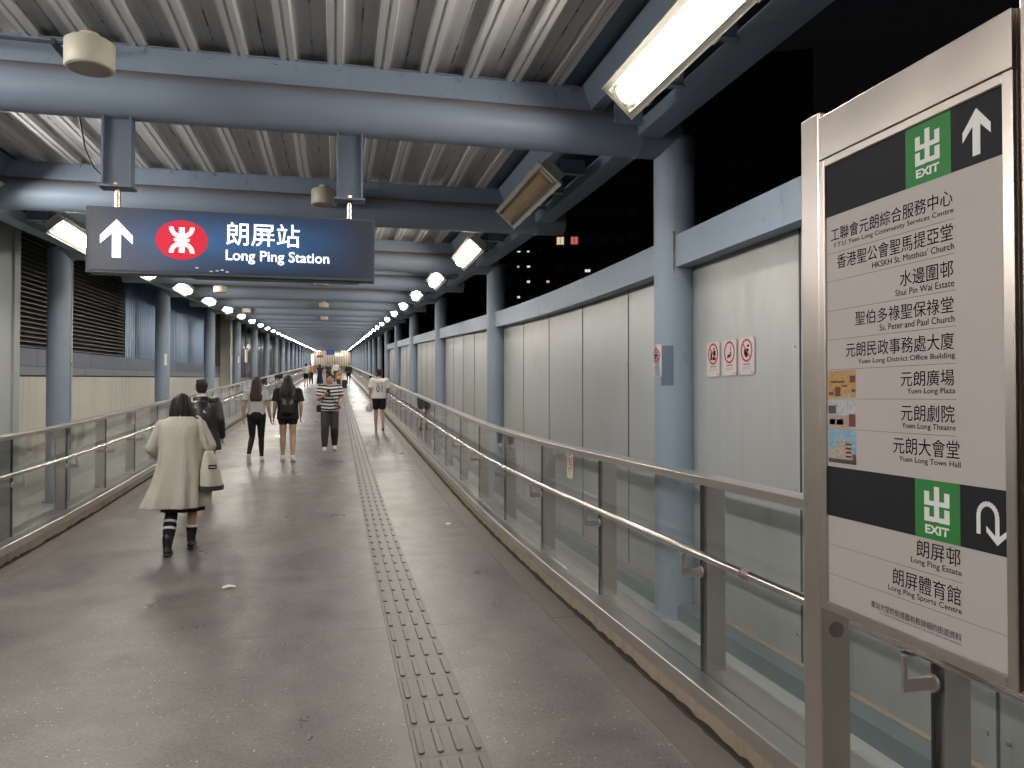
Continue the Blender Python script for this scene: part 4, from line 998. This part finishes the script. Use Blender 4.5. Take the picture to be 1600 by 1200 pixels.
    if hr != 'short' and near:
        st_ = MB(); zb = (H_.z - .15) if hr == 'bob' else z1 + .03; rxx = .112 if hr == 'bob' else wd * .85
        for i in range(70):
            t = math.pi + random.random() * math.pi if hr != 'bob' else random.random() * 2 * math.pi
            cy_, ry_ = ((H_.y - .033), .088) if hr == 'bob' else (-.105, .035)
            x0, y0_ = H_.x + rxx * math.cos(t), cy_ + ry_ * math.sin(t)
            st_.tube([S((x0 * .99, y0_, zb + .06)), S((x0 * 1.02, y0_ * 1.01, zb + .02)), S((x0 * (1 + random.uniform(-.04, .10)), y0_, zb - random.uniform(.01, .045)))], [.0035, .003, .0006], 5, False)
        st_.build('loose_strand', hm, root, kind='stuff')
    if P.get('face'):
        for sx in (-1, 1):
            e = MB(); e.smooth = True; e.ell(S(hc + V((sx * .030, .083, .004))), .0125 * k, .008 * k, .0065 * k, 10, 6); ey = e.build('eye', M['eye'], root)
            e = MB(); e.ell(S(hc + V((sx * .030, .0885, .002))), .0055 * k, .004 * k, .0055 * k, 8, 5); e.build('iris', M['iris'], ey)
            e = MB(); e.tube([S(hc + V((sx * .014, .0945, .024))), S(hc + V((sx * .032, .0915, .029))), S(hc + V((sx * .050, .078, .024)))], [.004, .0045, .002], 6); e.build('eyebrow', M['hair'], root)
        e = MB(); e.smooth = True; e.tube([S(hc + V((-.022, .083, -.065))), S(hc + V((0, .092, -.063))), S(hc + V((.022, .083, -.065)))], [.002, .006, .002], 8); e.build('mouth', M['lip'], root)
        # glasses
        e = MB()
        for sx in (-1, 1): e.tube([S(hc + V((sx * .031 + .022 * math.cos(t * .5236), .101, .002 + .015 * math.sin(t * .5236)))) for t in range(13)], .0018, 5); e.tube([S(hc + V((sx * .053, .100, .006))), S(hc + V((sx * .08, .0, .0)))], .002, 5)
        e.tube([S(hc + V((-.009, .102, .006))), S(hc + V((.009, .102, .006)))], .002, 5); e.build('glasses', M['leather'], root)
    return root, k
def thing_at(root, name, label, cat, group=None):
    e = empty(name, root.location[:], root.rotation_euler[2], label=label, cat=cat, group=group); return e
# --- woman in the cream coat, walking away
pw_, k = person((-1.54, 8.42), R(2), 1.66, 'woman with black bob and long cream coat walking away, white tote on her shoulder',
    dict(le=(-.27, .02, 1.10), lw=(-.22, .20, .98), re=(.27, -.02, 1.12), rw=(.16, .20, 1.16), hd_l=(.3, 1, .1), hd_r=(-.3, .9, .3), lk=(-.085, .05, .50), rk=(.10, .16, .53), la=(-.10, -.16, .085), ra=(.09, .12, .11),
     head=(0, .035, 1.555), bulk=1.0, lsh=(-.155, 0, 1.325), rsh=(.155, 0, 1.325), hair='bob', boot=True, shoem=M['leather'], solem=M['leather'], skin=M['skin2'], lf=(0.02, 1, -.25), rf=(.05, 1, .06)))
mb = MB(); n = 72
def hemf(a, sk=0.0): return lambda t: 1 + 2.4 * a * (.55 * math.sin(5 * t + 1) + .4 * math.sin(9 * t + 2) + .25 * math.sin(13 * t)) + sk * max(0, -math.cos(t - .25)) ** 3
rr = [(.475, -.035, .03, .300, .245, hemf(.055, .22)), (.50, -.03, .03, .300, .245, hemf(.055, .20)), (.60, -.02, .02, .285, .232, hemf(.05, .13)), (.72, -.01, .015, .262, .215, hemf(.042, .07)), (.86, 0, .01, .242, .198, hemf(.032, .03)), (1.0, 0, .0, .225, .178, hemf(.022)), (1.12, 0, 0, .215, .165, hemf(.014)), (1.24, 0, -.004, .215, .158, hemf(.01)), (1.32, 0, -.006, .208, .142, hemf(.006)), (1.37, 0, -.006, .180, .120, hemf(0)), (1.405, 0, -.004, .135, .10, hemf(0)), (1.44, 0, 0, .085, .08, hemf(0))]
mb.rings([(a * k, b_ * k, c * k, d_ * k, e * k, f_) for a, b_, c, d_, e, f_ in rr], n)
for s0, e0, w0 in (((-.175, 0, 1.315), (-.285, .02, 1.09), (-.23, .19, .975)), ((.175, 0, 1.315), (.285, -.02, 1.11), (.18, .19, 1.14))):
    s0, e0, w0 = V(s0) * k, V(e0) * k, V(w0) * k; mb.cap(s0 * 1.0 - V((s0.x * .4, 0, 0)), .07, s0, .078, 18); mb.cap(s0, .076, e0, .064, 18); mb.cap(e0, .064, w0, .052, 18)
cm = remesh(mb, .0085, 1); cm.materials.clear(); cm.materials.append(M['coat'])
for p in cm.polygons: p.use_smooth = True
co_ = put('coat', cm, pw_)
mb = MB(); mb.smooth = True; mb.tube([(.088 * math.cos(t * .5236) * k, (.082 * math.sin(t * .5236) - .002) * k, (1.418 - .012 * math.sin(t * .5236)) * k) for t in range(13)], .012, 8); mb.build('collar', M['coat'], co_)
mb = MB(); mb.smooth = True; mb.rings([(.43 * k, .01, .02, .20, .165, hemf(.05)), (.46 * k, .01, .02, .20, .165, hemf(.05)), (.75 * k, 0, .01, .19, .155, hemf(.03)), (.95 * k, 0, 0, .17, .13, hemf(0))], 48); mb.build('skirt', M['cblack'], pw_)
for (a0, k0, tag_) in (((-.10, -.16, .085), (-.085, .05, .50), 1), ((.09, .12, .11), (.10, .16, .53), 0)):
    a0, k0 = V(a0) * k, V(k0) * k; mb = MB(); mb.smooth = True; top = .66 if tag_ else .30
    pts = [a0.lerp(k0, t_) + V((0, -.012 * math.sin(math.pi * min(1, t_ * 1.4)), 0)) for t_ in (.06, .2, .35, .5, .66, .78)]; rd = [.043, .05, .060, .064, .062, .061]
    nn = 6 if tag_ else 3; mb.tube(pts[:nn], [r * k for r in rd[:nn]], 20); sk_ = mb.build('sock', M['cblack'], pw_)
    for t_ in ((.42, .58) if tag_ else (.34,)):
        q = a0.lerp(k0, t_) + V((0, -.011, 0)); dd = (k0 - a0).normalized() * .012; mb = MB(); mb.smooth = True; mb.tube([q - dd, q + dd], .0665 * k if tag_ else .062 * k, 20); mb.build('sock_band', M['cwhite'], sk_)
# tote bag hanging from her right shoulder
tb = thing_at(pw_, 'tote_bag', 'off-white canvas tote bag with a small dark badge hanging at the cream-coated woman\'s right side', 'bag')
mb = MB(); mb.rings([(.66 * k, .30, -.05, .10, .13), (.68 * k, .30, -.05, .115, .155), (.85 * k, .285, -.05, .095, .165), (1.0 * k, .275, -.05, .06, .160), (1.06 * k, .272, -.05, .04, .155)], 36)
tm_ = remesh(mb, .012, 3); tm_.materials.clear(); tm_.materials.append(M['ccanvas'])
for p in tm_.polygons: p.use_smooth = True
bag = put('bag_body', tm_, tb)
for yy in (-.12, .02):
    mb = MB(); mb.smooth = True; mb.tube([(.262, yy, 1.04 * k), (.245, yy * .8, 1.18 * k), (.19, yy * .4, 1.40 * k), (.155, yy * .2 + .01, 1.425 * k)], [(.018, .004)] * 4, 8); mb.build('strap', M['ccanvas'], tb)
mb = MB(); mb.box(-.040, .040, -.003, 0, -.022, .022); bdg = mb.build('badge', M['cnavy'], tb, (.325, -.205, .90 * k), (0, 0, R(22)))
mb = MB(); mb.box(-.030, .030, -.005, -.0035, -.004, .004); mb.build('badge_print', M['cwhite'], bdg)
mb = MB(); mb.rings([(.652 * k, .30, -.05, .118, .158), (.70 * k, .30, -.05, .120, .163)], 36); mb.build('grey_base', M['cdgrey'], tb).location.z = .0
# --- man in the black jacket with backpack
jk, k = person((-1.87, 11.7), R(3), 1.72, 'man in black jacket and black backpack walking ahead of the woman in cream',
    dict(le=(-.24, .02, 1.10), lw=(-.20, .18, .94), re=(.25, -.03, 1.12), rw=(.27, .08, .88), lk=(-.09, .06, .49), rk=(.09, .12, .50), la=(-.09, -.10, .09), ra=(.09, .13, .085), head=(.0, .03, 1.585), bulk=1.12, mid=True,
     shoem=M['leather'], solem=M['leather'], legs=('trousers', M['cdgrey'], .018), top=dict(mat=M['leather'], hem=.74, sleeve=2, loose=1.12, sl=1.15, name='jacket',
     rings=[(.70, 0, .215, .165), (.73, 0, .215, .165), (.90, 0, .195, .145), (1.1, 0, .180, .135), (1.27, 0, .185, .13), (1.36, -.004, .180, .118), (1.42, -.008, .12, .09), (1.46, -.01, .072, .068)])))
mb = MB(); mb.smooth = True; mb.tube([(0, -.012, 1.44 * k), (0, -.008, 1.475 * k)], [.072, .066], 18, False); mb.build('collar', M['cwhite'], jk)
bp = thing_at(jk, 'backpack', 'black backpack with a white crescent mark worn by the man in the black jacket', 'backpack')
mb = MB(); mb.rings([(.98 * k, 0, -.20, .13, .07), (1.0 * k, 0, -.205, .15, .085), (1.15 * k, 0, -.21, .155, .10), (1.30 * k, 0, -.20, .145, .085), (1.38 * k, 0, -.17, .11, .06), (1.40 * k, 0, -.16, .06, .03)], 28)
q = remesh(mb, .014, 3); q.materials.clear(); q.materials.append(M['leather']); [setattr(p, 'use_smooth', True) for p in q.polygons]; put('pack', q, bp)
mb = MB()
for i in range(8):
    a0, a1 = R(120 + i * 30), R(150 + i * 30); mb.add([(.075 + .022 * math.cos(a0), -.300, 1.25 * k + .022 * math.sin(a0)), (.075 + .022 * math.cos(a1), -.300, 1.25 * k + .022 * math.sin(a1)), (.081 + .013 * math.cos(a1), -.300, 1.25 * k + .013 * math.sin(a1)), (.081 + .013 * math.cos(a0), -.300, 1.25 * k + .013 * math.sin(a0))], [(0, 1, 2, 3)])
mb.box(.06, .085, -.30, -.285, 1.06 * k, 1.09 * k); mb.build('crescent_mark', M['cwhite'], bp)
for sx in (-1, 1):
    mb = MB(); mb.smooth = True; mb.tube([(sx * .10, -.15, 1.37 * k), (sx * .11, -.06, 1.43 * k), (sx * .11, .06, 1.42 * k), (sx * .12, .14, 1.30 * k)], [(.022, .008)] * 4, 8); mb.build('strap', M['leather'], bp)
# --- two women hand in hand
ga, k1 = person((-1.52, 15.85), R(0), 1.68, 'woman with long brown hair in pale grey T-shirt and black trousers, holding hands',
    dict(le=(-.235, -.02, 1.11), lw=(-.245, .03, .87), re=(.225, -.02, 1.11), rw=(.262, .06, .86), lk=(-.085, .08, .50), rk=(.085, .10, .48), la=(-.115, -.24, .15), ra=(.10, .04, .085), lf=(0, .45, -1), head=(0, .02, 1.575), hair='long', hairm=M['hairb'], mid=True, hs_l=(0, 1, 0),
     legs=('trousers', M['cblack'], .004), top=dict(mat=M['cgrey'], hem=.93, sleeve=.62, name='t_shirt')))
gb, k2 = person((-.93, 15.95), R(0), 1.70, 'woman with very long black hair in loose black T-shirt and shorts, holding hands',
    dict(le=(-.245, -.02, 1.10), lw=(-.275, .05, .86), re=(.255, -.03, 1.10), rw=(.245, .02, .88), lk=(-.095, .06, .49), rk=(.095, .02, .49), la=(-.10, .05, .085), ra=(.10, -.12, .09), head=(0, .02, 1.585), hair='longer', mid=True, bulk=1.12,
     legs=('shorts', M['cblack'], .30), top=dict(mat=M['cblack'], hem=.82, sleeve=.72, loose=1.12, sl=1.25, name='t_shirt')))
bp = thing_at(gb, 'backpack', 'small black backpack on the back of the woman with very long hair', 'backpack')
mb = MB(); mb.rings([(.93 * k2, 0, -.19, .11, .05), (.95 * k2, 0, -.20, .13, .07), (1.12 * k2, 0, -.205, .135, .075), (1.22 * k2, 0, -.19, .12, .05), (1.25 * k2, 0, -.18, .08, .03)], 24); q = remesh(mb, .016, 3); q.materials.clear(); q.materials.append(M['leather']); [setattr(p, 'use_smooth', True) for p in q.polygons]; put('pack', q, bp)
for sx in (-1, 1): mb = MB(); mb.smooth = True; mb.tube([(sx * .08, -.16, 1.22 * k2), (sx * .11, -.13, 1.36 * k2), (sx * .11, 0, 1.44 * k2), (sx * .12, .15, 1.30 * k2)], [(.02, .006)] * 4, 8); mb.build('strap', M['leather'], bp)
# --- man in the striped shirt, walking towards the viewer, looking at his phone
sm_, k3 = person((-.13, 17.6), R(182), 1.73, 'man in black and white striped shirt walking towards the viewer with a phone',
    dict(le=(-.245, -.01, 1.12), lw=(-.19, .20, 1.02), re=(.235, .04, 1.12), rw=(.12, .26, 1.20), hd_l=(.15, .8, -.35), hd_r=(-.6, .5, .35), hs_r=(0, .3, 1), lk=(-.10, .06, .49), rk=(.10, .12, .50), la=(-.11, -.10, .10), ra=(.11, .16, .085), head=(0, .055, 1.57), bulk=1.1, mid=True, face=True, skin=M['skin2'], curl=.75,
     legs=('trousers', M['cdgrey'], .026), top=dict(mat=M['stripe'], hem=.86, sleeve=.72, loose=1.08, sl=1.15, name='striped_shirt'), shoem=M['sole'], solem=M['leather']))
ph = thing_at(sm_, 'phone', 'black phone in the striped-shirt man\'s raised hand', 'phone')
mb = MB(); mb.box(-.04, .04, -.005, .005, -.075, .075); o = mb.build('phone_case', M['leather'], ph, (.045 * k3, .335 * k3, 1.26 * k3), (R(-35), 0, R(12)))
mb = MB(); mb.box(-.036, .036, -.0065, -.0055, -.07, .07); mb.build('screen', M['wdark'], o)
sb = thing_at(sm_, 'sling_bag', 'small black sling bag worn across the striped-shirt man', 'bag')
mb = MB(); mb.smooth = True; mb.tube([(.10, .02, 1.43 * k3), (.07, .125, 1.34 * k3), (0, .165, 1.24 * k3), (-.09, .165, 1.10 * k3), (-.19, .10, .98 * k3), (-.22, 0, .92 * k3)], [(.02, .005)] * 6, 8); mb.build('strap', M['leather'], sb)
mb = MB(); mb.rings([(.84 * k3, .235, -.02, .045, .08), (.86 * k3, .235, -.02, .055, .10), (.98 * k3, .235, -.02, .055, .10), (1.0 * k3, .235, -.02, .04, .08)], 20); q = remesh(mb, .012, 2); q.materials.clear(); q.materials.append(M['leather']); put('pouch', q, sb)
# --- man in the white T-shirt walking away on the right
wm, k4 = person((1.22, 22.4), R(-2), 1.77, 'man in white printed T-shirt, black shorts and sandals walking away on the right',
    dict(le=(-.25, -.02, 1.12), lw=(-.255, .05, .88), re=(.255, .05, 1.14), rw=(.20, .22, 1.02), lk=(-.09, .10, .49), rk=(.09, .02, .49), la=(-.09, .10, .085), ra=(.10, -.10, .10), head=(0, .03, 1.585), bulk=1.05, mid=True, shoe='sandal', solem=M['leather'],
     legs=('shorts', M['cblack'], .62), top=dict(mat=M['cwhite'], hem=.88, sleeve=.82, loose=1.12, sl=1.3, name='t_shirt')))
def back_print(body, w, h, z, bold=0):
    me = fit_text(body, w, h, M['cnavy'], 'LEFT', bold)
    for v in me.vertices:
        x = v.co.x - w / 2; z_ = v.co.y; y_ = -.162 * k4 * math.sqrt(max(.1, 1 - (x / (.2 * k4)) ** 2)) ** 1
        v.co = (x, y_, z + z_)
    return put('print', me, wm)
back_print('01', .17, .19, 1.10, -.0005); back_print('Rx.W', .15, .05, 1.31)
pb = thing_at(wm, 'carrier_bag', 'white plastic carrier bag in the left hand of the man in the white T-shirt', 'bag')
mb = MB(); hf = hemf(.14); mb.rings([(.52 * k4, -.27 * k4, .07, .05, .05, hf), (.56 * k4, -.27 * k4, .07, .085, .08, hf), (.66 * k4, -.27 * k4, .07, .09, .08, hf), (.74 * k4, -.265 * k4, .07, .05, .05, hf), (.80 * k4, -.262 * k4, .07, .02, .02, hf)], 24); q = remesh(mb, .010, 2); q.materials.clear(); q.materials.append(M['plastic']); [setattr(p, 'use_smooth', True) for p in q.polygons]; put('bag_body', q, pb)
# --- people far along the bridge
G = 'people far along the footbridge'
def farp(x, y, h, face, label, **P):
    d = dict(far=True, group=G, le=(-.25, 0, 1.12), lw=(-.26, .06, .88), re=(.25, 0, 1.12), rw=(.26, .06, .88), lk=(-.09, .08, .49), rk=(.09, .06, .49), la=(-.09, -.10, .09), ra=(.09, .12, .085)); d.update(P)
    return person((x, y), R(face), h, label, d)
farp(-2.12, 58, 1.74, 0, 'distant person in grey top with dark shoulder strap and black shorts, leftmost of the group', legs=('shorts', M['cblack'], .6), top=dict(mat=M['cgrey'], sleeve=.7), shoem=M['leather'])
farp(-1.95, 64, 1.74, 0, 'distant person in orange top and black trousers beside the one in grey', legs=('trousers', M['cblack'], .02), top=dict(mat=M['corange'], sleeve=.7), shoem=M['leather'])
farp(-1.15, 58.5, 1.70, 0, 'distant person in a long black dress left of the striped-shirt man', hair='long', top=dict(mat=M['cnavy'], hem=.3, sleeve=.4, rings=[(.22, 0, .24, .2), (.5, 0, .22, .18), (.9, 0, .17, .13), (1.2, 0, .16, .12), (1.36, 0, .17, .11), (1.42, 0, .1, .08)]), shoem=M['leather'])
farp(-.62, 66, 1.75, 180, 'distant person in black top facing the viewer behind the striped-shirt man', legs=('trousers', M['cblack'], .02), top=dict(mat=M['cdgrey'], sleeve=.7), shoem=M['leather'])
farp(.0, 68, 1.86, 180, 'distant tall person in white shirt above the child with the yellow bag', legs=('trousers', M['cdgrey'], .02), top=dict(mat=M['cwhite'], sleeve=1.6))
fc, kc = farp(.20, 55, 1.36, 180, 'distant child in dark orange top just right of the striped-shirt man', legs=('trousers', M['cdgrey'], .02), top=dict(mat=M['corange'], sleeve=.7))
yb = thing_at(fc, 'shoulder_bag', 'bright yellow bag held in front of the distant child', 'bag')
mb = MB(); mb.ell((0, .22, .74), .17, .09, .14, 20, 12); q = remesh(mb, .02, 2); q.materials.clear(); q.materials.append(M['cyellow']); [setattr(p, 'use_smooth', True) for p in q.polygons]; put('bag_body', q, yb)
mb = MB(); mb.smooth = True; mb.tube([(-.14, .2, .82), (-.08, .17, 1.08), (.08, .17, 1.08), (.14, .2, .82)], .012, 6); mb.build('strap', M['cyellow'], yb)
farp(.98, 62, 1.76, 180, 'distant person in black hoodie by the right-hand balustrade, holding a white bag', legs=('trousers', M['cblack'], .0), top=dict(mat=M['cblack'], sleeve=2), lw=(-.1, .2, 1.05), rw=(.12, .2, 1.0))
sc_ = empty('suitcase', (.58, 54.5, g(54.5)), label='small black upright suitcase beside the distant child', cat='suitcase')
mb = MB(); mb.box(-.17, .17, -.11, .11, .06, .62); o = mb.build('shell', M['leather'], sc_); o.modifiers.new('bevel', 'BEVEL').width = .03
mb = MB(); mb.tube([(-.08, .08, .62), (-.08, .08, .95), (.08, .08, .95), (.08, .08, .62)], .01, 6); mb.build('handle', M['dark'], sc_)
for sx in (-1, 1): mb = MB(); mb.tube([(sx * .13 - .02, 0, .03), (sx * .13 + .02, 0, .03)], .03, 10); mb.build('wheel', M['black'], sc_)
